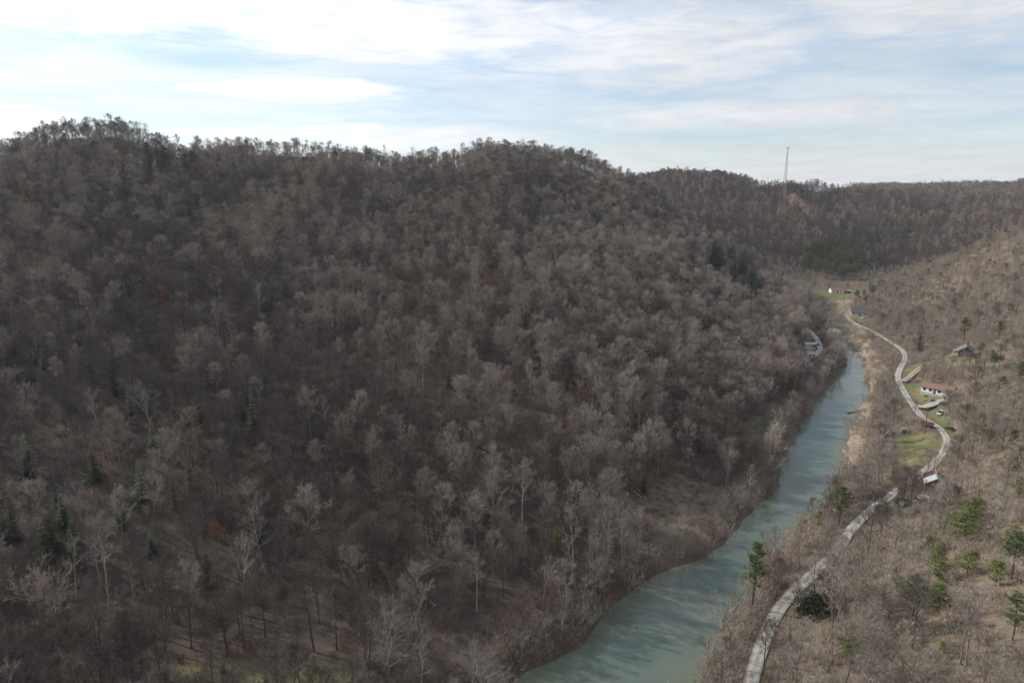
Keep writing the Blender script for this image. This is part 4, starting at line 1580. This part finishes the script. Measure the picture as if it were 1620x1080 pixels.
for g_ in {r[3]: 0 for r in GROUPED}:               # name those at the edges of each clump
    rows = [r for r in GROUPED if r[3] == g_]
    left = list(rows)
    for word, key in (('leftmost', lambda r: project(r[4])[0]), ('rightmost', lambda r: -project(r[4])[0]), ('uppermost', lambda r: project(r[4])[1]), ('lowest standing', lambda r: -project(r[4])[1]),
                      ('tallest of the remaining', lambda r: -r[5]), ('smallest of the remaining', lambda r: r[5])):
        if len(left) > 2:
            m_ = min(left, key=key)
            left.remove(m_)
            m_[2] = word + ' ' + m_[2]
for kinds_, name_, label_, group_, P_, H_, w_ in GROUPED:
    tree_at(name_, label_, KINDS_OF[kinds_], P_, H_, group_, w_)


# ------------------------------------------------------------------ buildings
def gable_house(name, label, cat, P, rz, L, Wd, Hw, rise, wall, roof, over=.45, roof2=None, windows=(), doors=(), chimney=None, porch=None, found=True, split=None, door_mat='door_brown', frame='white_paint'):
    """long side along local x, gables at x = +-L/2"""
    t = thing(name, label, cat, P, rz)
    b = MB()
    w2 = Wd / 2
    b.extrude([(-w2, .25), (w2, .25), (w2, Hw), (0, Hw + rise - .05), (-w2, Hw)], -L / 2, L / 2)
    b.build('wall', M[wall], t)
    if found:
        f = MB()
        f.box((0, 0, -.37), (L + .08, Wd + .08, 1.3))
        f.build('foundation', M['concrete'], t)
    th = .12
    for sg in (-1, 1):
        ey, ez = sg * (w2 + over), Hw - rise * over / w2 + th
        cuts = [(-L / 2 - over, L / 2 + over, roof)] if split is None else [(-L / 2 - over, split, roof), (split + .03, L / 2 + over, roof2)]
        for x0, x1, mt in cuts:
            r = MB()
            q = [(x0, ey, ez), (x1, ey, ez), (x1, 0, Hw + rise + th), (x0, 0, Hw + rise + th)]
            if sg > 0:
                q = q[::-1]
            r.slab(q, th * .9)
            ro = r.build('roof', M[mt], t)
            # ribs / courses on the roof
            k = MB()
            nrib = max(3, int((x1 - x0) / 1.1))
            for i in range(nrib + 1):
                x = x0 + .05 + (x1 - x0 - .1) * i / nrib
                q = [(x - .03, ey, ez + .05), (x + .03, ey, ez + .05), (x + .03, sg * .05, Hw + rise + th + .05), (x - .03, sg * .05, Hw + rise + th + .05)]
                if sg > 0:
                    q = q[::-1]
                k.slab(q, .06)
            k.build('roof_seam', M[mt], ro)
    rg = MB()
    rg.box((0, 0, Hw + rise + th + .05), (L + 2 * over, .22, .1))
    rg.build('ridge_cap', M[roof], t)
    for side, pos, w, h, zc in windows:
        fr, gl = MB(), MB()
        if side in 'fb':
            y = (-w2 if side == 'f' else w2) + (-.03 if side == 'f' else .03)
            fr.box((pos, y, zc), (w + .16, .1, h + .16))
            gl.box((pos, y * 1.0 + (-.05 if side == 'f' else .05), zc), (w, .04, h))
        else:
            x = (-L / 2 if side == 'l' else L / 2) + (-.03 if side == 'l' else .03)
            fr.box((x, pos, zc), (.1, w + .16, h + .16))
            gl.box((x + (-.05 if side == 'l' else .05), pos, zc), (.04, w, h))
        fo = fr.build('window', M[frame], t)
        gl.build('pane', M['dark_glass'], fo)
    for side, pos, w, h in doors:
        d, kn = MB(), MB()
        if side in 'fb':
            y = (-w2 if side == 'f' else w2) + (-.04 if side == 'f' else .04)
            d.box((pos, y, .25 + h / 2), (w, .1, h))
            kn.box((pos + w * .38, y + (-.08 if side == 'f' else .08), 1.2), (.08, .08, .08))
        else:
            x = (-L / 2 if side == 'l' else L / 2) + (-.04 if side == 'l' else .04)
            d.box((x, pos, .25 + h / 2), (.1, w, h))
            kn.box((x + (-.08 if side == 'l' else .08), pos + w * .38, 1.2), (.08, .08, .08))
        do = d.build('door', M[door_mat], t)
        kn.build('handle', M['steel'], do)
    if chimney:
        c = MB()
        c.box((chimney[0], chimney[1], Hw + rise + .25), (.6, .6, 1.5))
        c.build('chimney', M['brick'], t)
    if porch:
        x0, x1, dep, side, pm = porch
        sg = -1 if side == 'f' else 1
        p = MB()
        q = [(x0, sg * (w2 + dep), Hw - .55), (x1, sg * (w2 + dep), Hw - .55), (x1, sg * (w2 + .02), Hw - .08), (x0, sg * (w2 + .02), Hw - .08)]
        if sg > 0:
            q = q[::-1]
        p.slab(q, .1)
        p.build('porch_roof', M[pm], t)
        fl = MB()
        fl.box(((x0 + x1) / 2, sg * (w2 + dep / 2 + .05), .16), (x1 - x0, dep - .1, .2))
        fl.build('porch_floor', M['concrete'], t)
        for x in np.linspace(x0 + .15, x1 - .15, 3):
            ps = MB()
            ps.box((x, sg * (w2 + dep - .15), (Hw - .65 + .26) / 2), (.12, .12, Hw - .65 - .26))
            ps.build('post', M['white_paint'], t)
    return t


# long low house: white front towards the river, brown roof
gable_house('ranch_house', 'long low white house with brown roof beside the green lawn', 'house', P_RANCH, R(-52), 11.0, 5.6, 2.5, 1.3, 'white_paint', 'brown_roof', over=.55,
            windows=(('f', -4.2, 1.1, 1.0, 1.5), ('f', -2.0, 1.1, 1.0, 1.5), ('f', 1.3, 1.2, 1.0, 1.5), ('r', 1.2, 1.0, .9, 1.5), ('r', -1.2, 1.0, .9, 1.5), ('l', 0, 1.1, 1.0, 1.5)),
            doors=(('f', -.4, .85, 1.85),), chimney=(-2.6, .4), porch=(2.6, 5.3, 2.0, 'f', 'brown_roof'))
gable_house('cabin', 'small weathered cabin with grey roof on the wooded slope', 'cabin', P_CABIN, R(58), 7.5, 5.6, 2.7, 1.9, 'barn_wood', 'weathered_roof', over=.5,
            windows=(('l', -1.4, 1.0, 1.0, 1.7), ('l', 1.4, 1.0, 1.0, 1.7), ('b', 1.5, 1.0, 1.0, 1.7)), doors=(('l', 0, .9, 2.0),), chimney=(2.5, -.5), porch=(-3.0, 1.0, 2.0, 'b', 'weathered_roof'), frame='grey_wood')
gable_house('barn', 'small dark timber barn with half grey half red tin roof beside the road', 'barn', P_BARN, R(62), 6.8, 5.0, 2.7, 1.7, 'barn_wood', 'tin_roof', over=.45, roof2='red_roof', split=.2,
            windows=(('l', 1.2, .7, .7, 1.9),), doors=(('l', -.5, 1.7, 2.1), ('f', 1.0, 1.2, 1.9)), frame='grey_wood', door_mat='grey_wood', found=False)
gable_house('lean_shed', 'low open shed with pale flat roof in front of the barn', 'shed', P_SHED_LOW, R(8), 2.9, 1.6, 1.2, .22, 'dark_red_wood', 'tin_roof', over=.2, doors=(('f', 0, 1.1, .8),), found=False)
gable_house('red_shed', 'dark red shed on the inside of the road bend', 'shed', P_SHED_RED, R(-38), 3.3, 2.5, 1.9, .7, 'dark_red_wood', 'red_roof', over=.3,
            windows=(('f', -.9, .6, .5, 1.3),), doors=(('f', .5, .8, 1.5), ('r', 0, 1.2, 1.5)), door_mat='grey_wood', found=False)
gable_house('garden_shed', 'tiny grey roofed shed left of the red shed', 'shed', P_SHED_SMALL, R(5), 2.2, 1.6, 1.4, .4, 'grey_wood', 'grey_roof', over=.2, doors=(('f', 0, .8, 1.15),), found=False)
gable_house('mobile_home', 'blue sided trailer home with white roof on the left bank', 'mobile home', P_TRAILER, R(-8), 6.0, 3.2, 2.1, .5, 'teal_siding', 'tin_roof', over=.25,
            windows=(('f', -1.9, .9, .7, 1.35), ('f', 1.9, .9, .7, 1.35), ('r', 0, .9, .7, 1.35)), doors=(('f', .2, .8, 1.6),))
gable_house('small_house', 'little grey roofed house nearer the river than the blue trailer', 'house', P_PALE, R(24), 4.4, 3.2, 2.1, 1.0, 'pale_siding', 'grey_roof', over=.35,
            windows=(('f', -1.4, .8, .8, 1.5), ('l', 0, .9, .8, 1.5)), doors=(('f', 1.0, .9, 1.9),))
gable_house('bend_house', 'pale house with dark grey roof above the gravel road bend', 'house', P_BEND, R(-30), 10.0, 6.2, 2.9, 2.2, 'pale_siding', 'dark_roof', over=.5,
            windows=(('f', -3.8, 1.2, 1.1, 1.8), ('f', 3.6, 1.2, 1.1, 1.8), ('l', 0, 1.2, 1.1, 1.8), ('l', 0, .9, .8, 3.9)), doors=(('f', 0, .95, 2.0),), chimney=(2, .8))
gable_house('farm_house', 'far white house with pinkish roof at the edge of the green field', 'house', P_FAR, R(-6), 10.5, 6.0, 2.8, 1.8, 'white_paint', 'brown_roof', over=.4,
            windows=(('f', -3.2, 1.1, 1.0, 1.7), ('f', 3.0, 1.1, 1.0, 1.7)), doors=(('f', 0, .95, 2.0),))
gable_house('field_shed', 'small grey shed just right of the far white house', 'shed', P_FARSHED, R(10), 4.2, 3.0, 2.1, .9, 'grey_wood', 'grey_roof', over=.3, doors=(('f', 0, 1.2, 1.7),), found=False)
gable_house('shack', 'grey blue shack at the left end of the far field', 'shack', P_SHACK, R(-15), 6.4, 4.2, 2.4, 1.2, 'teal_siding', 'tin_roof', over=.35,
            windows=(('f', -1.8, .9, .9, 1.6),), doors=(('f', .8, .9, 1.9),))


# ------------------------------------------------------------------ vehicles
def car(name, label, P, rz, paint, pickup=False, cat='car'):
    t = thing(name, label, cat, P, rz, None)
    t.scale = (.8, .8, .8)
    L, Wd = (5.3, 1.9) if pickup else (4.5, 1.78)
    b = MB()
    h = L / 2
    if pickup:
        prof = [(-h, .45), (-h, 1.0), (-h + .1, 1.08), (-.35, 1.08), (-.35, 1.05), (h - .15, 1.02), (h, .9), (h, .45)]
        cab = [(-.45, 1.06), (-.30, 1.72), (.75, 1.75), (1.35, 1.06)]
        bed = True
    else:
        prof = [(-h, .42), (-h, .86), (-h + .15, .95), (h - .9, .92), (h - .1, .78), (h, .62), (h, .38)]
        cab = [(-h + .35, .94), (-h + .95, 1.42), (.35, 1.44), (1.15, .93)]
        bed = False
    y = Wd / 2
    n = len(prof)
    V = [(x, -y, z) for x, z in prof] + [(x, y, z) for x, z in prof]
    b.add(V, [tuple(range(n)), tuple(range(2 * n - 1, n - 1, -1))] + [(i, n + i, n + (i + 1) % n, (i + 1) % n) for i in range(n)])
    b.build('body', M[paint], t)
    g = MB()
    yb, yt = y - .06, y - .26
    V = [(cab[0][0], -yb, cab[0][1]), (cab[1][0], -yt, cab[1][1]), (cab[2][0], -yt, cab[2][1]), (cab[3][0], -yb, cab[3][1])]
    V += [(a, -c, d) for a, c, d in V]
    g.add(V, [(0, 1, 2, 3), (7, 6, 5, 4), (0, 4, 5, 1), (1, 5, 6, 2), (2, 6, 7, 3)])
    g.build('window', M['dark_glass'], t)
    rf = MB()
    rf.box(((cab[1][0] + cab[2][0]) / 2, 0, cab[1][1] + .03), (cab[2][0] - cab[1][0] + .05, 2 * yt + .05, .06))
    rf.build('roof', M[paint], t)
    if bed:
        bd = MB()
        bd.box(((-h - .35) / 2 + .03, 0, 1.085), (h - .6, Wd - .3, .02))
        bd.build('truck_bed', M['tyre'], t)
    for x in (-h * .62, h * .62):
        for sg in (-1, 1):
            w, r = MB(), MB()
            w.tube([(x, sg * (y - .18), .33), (x, sg * (y + .02), .33)], .33, 10)
            wo = w.build('wheel', M['tyre'], t)
            r.tube([(x, sg * (y + .0), .33), (x, sg * (y + .035), .33)], .19, 8)
            r.build('rim', M['rim'], wo)
    for sg in (-1, 1):
        hl = MB()
        hl.box((h + .005, sg * (y - .28), .68), (.04, .34, .14))
        hl.build('headlight', M['lamp_lens'], t)
    return t


def car_px(name, label, u, v, rz, paint, **k):
    p = hit(u, v, ground)
    return car(name, label, (p[0], p[1], gz(p[0], p[1]) + .06), rz, paint, **k)


car_px('parked_car', 'dark blue car parked on the driveway of the brown roofed house', 1475, 636, R(60), 'blue_car')
car_px('parked_suv', 'black car parked on grass right of the driveway', 1493, 640, R(20), 'black_car')
car_px('pickup_truck', 'white pickup parked on the far side of the yellow grass yard', 1488, 655, R(40), 'white_car', pickup=True, cat='pickup')
car_px('parked_car', 'dark red car beside the blue sided trailer home', 1293, 546, R(80), 'red_car')
car_px('parked_car', 'dark blue car below the red one near the trailer home', 1291, 552, R(75), 'blue_car')
car_px('parked_van', 'white car in front of the pale house at the bend', 1366, 504, R(30), 'white_car')
car_px('parked_car', 'black car under the brush on the right of the road bend', 1503, 680, R(100), 'black_car')


# ------------------------------------------------------------------ tower, poles, masts
def lattice_tower(P, H, base, label):
    t = thing('lattice_tower', label, 'tower', P, .35)
    legs = [(math.cos(a) * base, math.sin(a) * base) for a in (0, 2.094, 4.189)]
    for x, y in legs:
        m_ = MB()
        m_.tube([(x, y, -2), (x * .1, y * .1, H)], [.22, .13], 6)
        m_.build('leg', M['steel'], t)
    nb = 16
    br = MB()
    for i in range(nb):
        f0, f1 = i / nb, (i + 1) / nb
        for k in range(3):
            a, b = legs[k], legs[(k + 1) % 3]
            s0, s1 = 1 - .9 * f0, 1 - .9 * f1
            br.tube([(a[0] * s0, a[1] * s0, H * f0), (b[0] * s1, b[1] * s1, H * f1)], .06, 3, cap=False)
            br.tube([(b[0] * s0, b[1] * s0, H * f0), (a[0] * s1, a[1] * s1, H * f1)], .06, 3, cap=False)
            br.tube([(a[0] * s1, a[1] * s1, H * f1), (b[0] * s1, b[1] * s1, H * f1)], .06, 3, cap=False)
    br.build('bracing', M['steel'], t)
    pf = MB()
    pf.tube([(0, 0, H - 1.2), (0, 0, H - .9)], 1.3, 10)
    pf.build('platform', M['steel'], t)
    for a in (.3, 1.35, 2.4, 3.45, 4.5, 5.5):
        an = MB()
        an.box((math.cos(a) * 1.5, math.sin(a) * 1.5, H - .4), (.25, .55, 2.6), rz=a)
        an.build('antenna', M['white_plastic'], t)
    sp = MB()
    sp.tube([(0, 0, H - 1), (0, 0, H + 2.5)], .06, 5)
    sp.build('spike', M['steel'], t)


tp = hit(1240.5, 303, ground)
lattice_tower((tp[0], tp[1], tp[2]), 69 * float(project(tp)[2]) / F, 2.6, 'tall thin lattice radio tower on the far ridge')


def utility_pole(P, H, label, group=None, rz=0.3):
    t = thing('utility_pole', label, 'pole', P, rz, group)
    p = MB()
    p.tube([(0, 0, -1), (0, 0, H)], [.17, .11], 8)
    p.build('pole', M['pole_wood'], t)
    c = MB()
    c.box((0, -.12, H - .6), (2.4, .12, .14))
    co = c.build('crossarm', M['pole_wood'], t)
    for x in (-1.1, -.45, .45, 1.1):
        i_ = MB()
        i_.tube([(x, -.12, H - .53), (x, -.12, H - .33)], [.05, .035], 6)
        i_.build('insulator', M['insulator'], co)


for u, v, H, lab in ((1463, 684, 8.5, 'dark utility pole rising in front of the red shed'), (1321, 481, 10, 'left one of two dark poles in the far field'), (1334, 482, 10.5, 'right one of two dark poles in the far field')):
    p = hit(u, v, ground)
    utility_pole(p, H, lab)
for u, lab in ((1206, 'slim pale mast in the ridge gap, left of a second mast'), (1213, 'slim pale mast in the ridge gap, right of a first mast')):
    p = hit(u, 301, ground)
    t = thing('mast', lab, 'mast', p)
    a = MB()
    a.tube([(0, 0, -1), (0, 0, 20)], [.14, .08], 6)
    a.build('shaft', M['insulator'], t)
    a = MB()
    a.box((0, 0, 18.9), (1.2, .1, .1))
    a.build('crossbar', M['insulator'], t)


# ------------------------------------------------------------------ logs, stones
def log(P, L, r, rz, pitch, mt, label, group, branches=3, roots=False, seed=0):
    g = np.random.default_rng(seed + 50)
    t = thing('fallen_log', label, 'log', P, rz, group)
    t.rotation_euler = (0, pitch, rz)
    a = MB()
    a.tube([(-L / 2, 0, 0), (-L / 6, .04 * L * g.uniform(-1, 1), 0), (L / 6, 0, .01 * L), (L / 2, .03 * L, .02 * L)], [r, r * .9, r * .72, r * .35], 7)
    a.build('trunk', M[mt], t)
    for k in range(branches):
        x = g.uniform(-.1, .45) * L
        d = unit(np.array((.6, g.uniform(-1, 1), g.uniform(.1, .9))))
        q = MB()
        q.tube([(x, 0, 0), np.array((x, 0, 0)) + d * L * .09, np.array((x, 0, 0)) + d * L * .17 + (0, 0, .1)], [r * .35, r * .22, r * .08], 4)
        q.build('branch', M[mt], t)
    if roots:
        q = MB()
        for k in range(7):
            d = np.array((-.4, math.cos(k * .9), math.sin(k * .9)))
            q.tube([(-L / 2, 0, 0), np.array((-L / 2, 0, 0)) + d * r * 3.2], [r * .5, r * .12], 4)
        q.build('roots', M[mt], t)


p = at_z(1353, 651.5, .15)
log((p[0], p[1], .18), 7.5, .26, R(22), 0, 'dark_log', 'dark driftwood log with root end lying in the river', None, 4, True)
for k, (u, v, L, a, mt, lab) in enumerate((
        (650, 936, 13, 118, 'log_wood', 'pale fallen trunk left of centre low in the shaded woods'),
        (668, 938, 12, 126, 'log_wood', 'pale fallen trunk lying beside another low in the shaded woods'),
        (985, 765, 15, 130, 'log_wood', 'long pale fallen trunk on the landslip above the brush field'),
        (1002, 772, 12, 122, 'log_wood', 'shorter pale fallen trunk on the landslip above the brush field'),
        (235, 990, 9, 60, 'dark_log', 'dark fallen log above the grassy flat at lower left'),
        (1358, 886, 11, 20, 'dark_log', 'dark fallen tree lying right of the road among brush'),
        (1020, 946, 6, 40, 'log_wood', 'pale log leaning out from the left bank over water'))):
    p = hit(u, v, ground)
    sl = (gz(p[0] + math.cos(R(a)), p[1] + math.sin(R(a))) - gz(p[0] - math.cos(R(a)), p[1] - math.sin(R(a)))) / 2
    log((p[0], p[1], gz(p[0], p[1]) + .35), L, .22, R(a), -math.atan(sl), mt, lab, None, 3, False, k)

# stones of the shoal and the washed right bank
st = MB()
g = np.random.default_rng(77)
cand = lattice(110, 330, 170, 560, 1.9)
sm = soft_mask(ROCK_BAR, cand, 1.5)
cand = cand[(sm > .5) & (g.random(len(cand)) < .3)]
cz = ground(cand)
for (x, y), z in zip(cand, cz):
    s = g.uniform(.25, .85) * (1.6 if g.random() < .1 else 1)
    a0 = g.uniform(0, 6.28)
    V = []
    for zz_, rr_ in ((-.35, .8), (.12, 1.0), (.42, .6)):
        for k in range(5):
            a = a0 + k * 1.2566
            r_ = s * rr_ * g.uniform(.75, 1.15)
            V.append((x + math.cos(a) * r_ * 1.3, y + math.sin(a) * r_, max(z, -.2) + zz_ * s * g.uniform(.8, 1.1)))
    Fq = []
    for lv in (0, 5):
        for k in range(5):
            Fq.append((lv + k, lv + (k + 1) % 5, lv + 5 + (k + 1) % 5, lv + 5 + k))
    Fq.append((10, 11, 12, 13, 14))
    st.add(V, Fq)
simple('tan_stone', (.44, .35, .255), .9, color2=(.26, .20, .15), scale=.35)
tag(st.build('shoal_stones', M['tan_stone']), 'tan stones strewn over the river shoal and washed right bank', None, kind='stuff')

# ------------------------------------------------------------------ air
if HAZE_DENSITY:
    hz = MB()
    zt = float(max(GZ.max() + 60, CAM_H + 30))
    hz.box((0, 1000, (zt - 40) / 2), (7600, 7600, zt + 40))
    hm = bpy.data.materials.new('haze')
    hm.use_nodes = True
    q = NT(hm.node_tree)
    q.n.clear()
    o_ = q.new('ShaderNodeOutputMaterial')
    pv = q.new('ShaderNodeVolumePrincipled')
    pv.inputs['Color'].default_value = (.84, .88, .95, 1)
    pv.inputs['Density'].default_value = HAZE_DENSITY
    pv.inputs['Anisotropy'].default_value = 0.0
    q.l.new(pv.outputs[0], o_.inputs['Volume'])
    tag(hz.build('haze', hm), 'thin pale air filling the valley', None, kind='stuff')
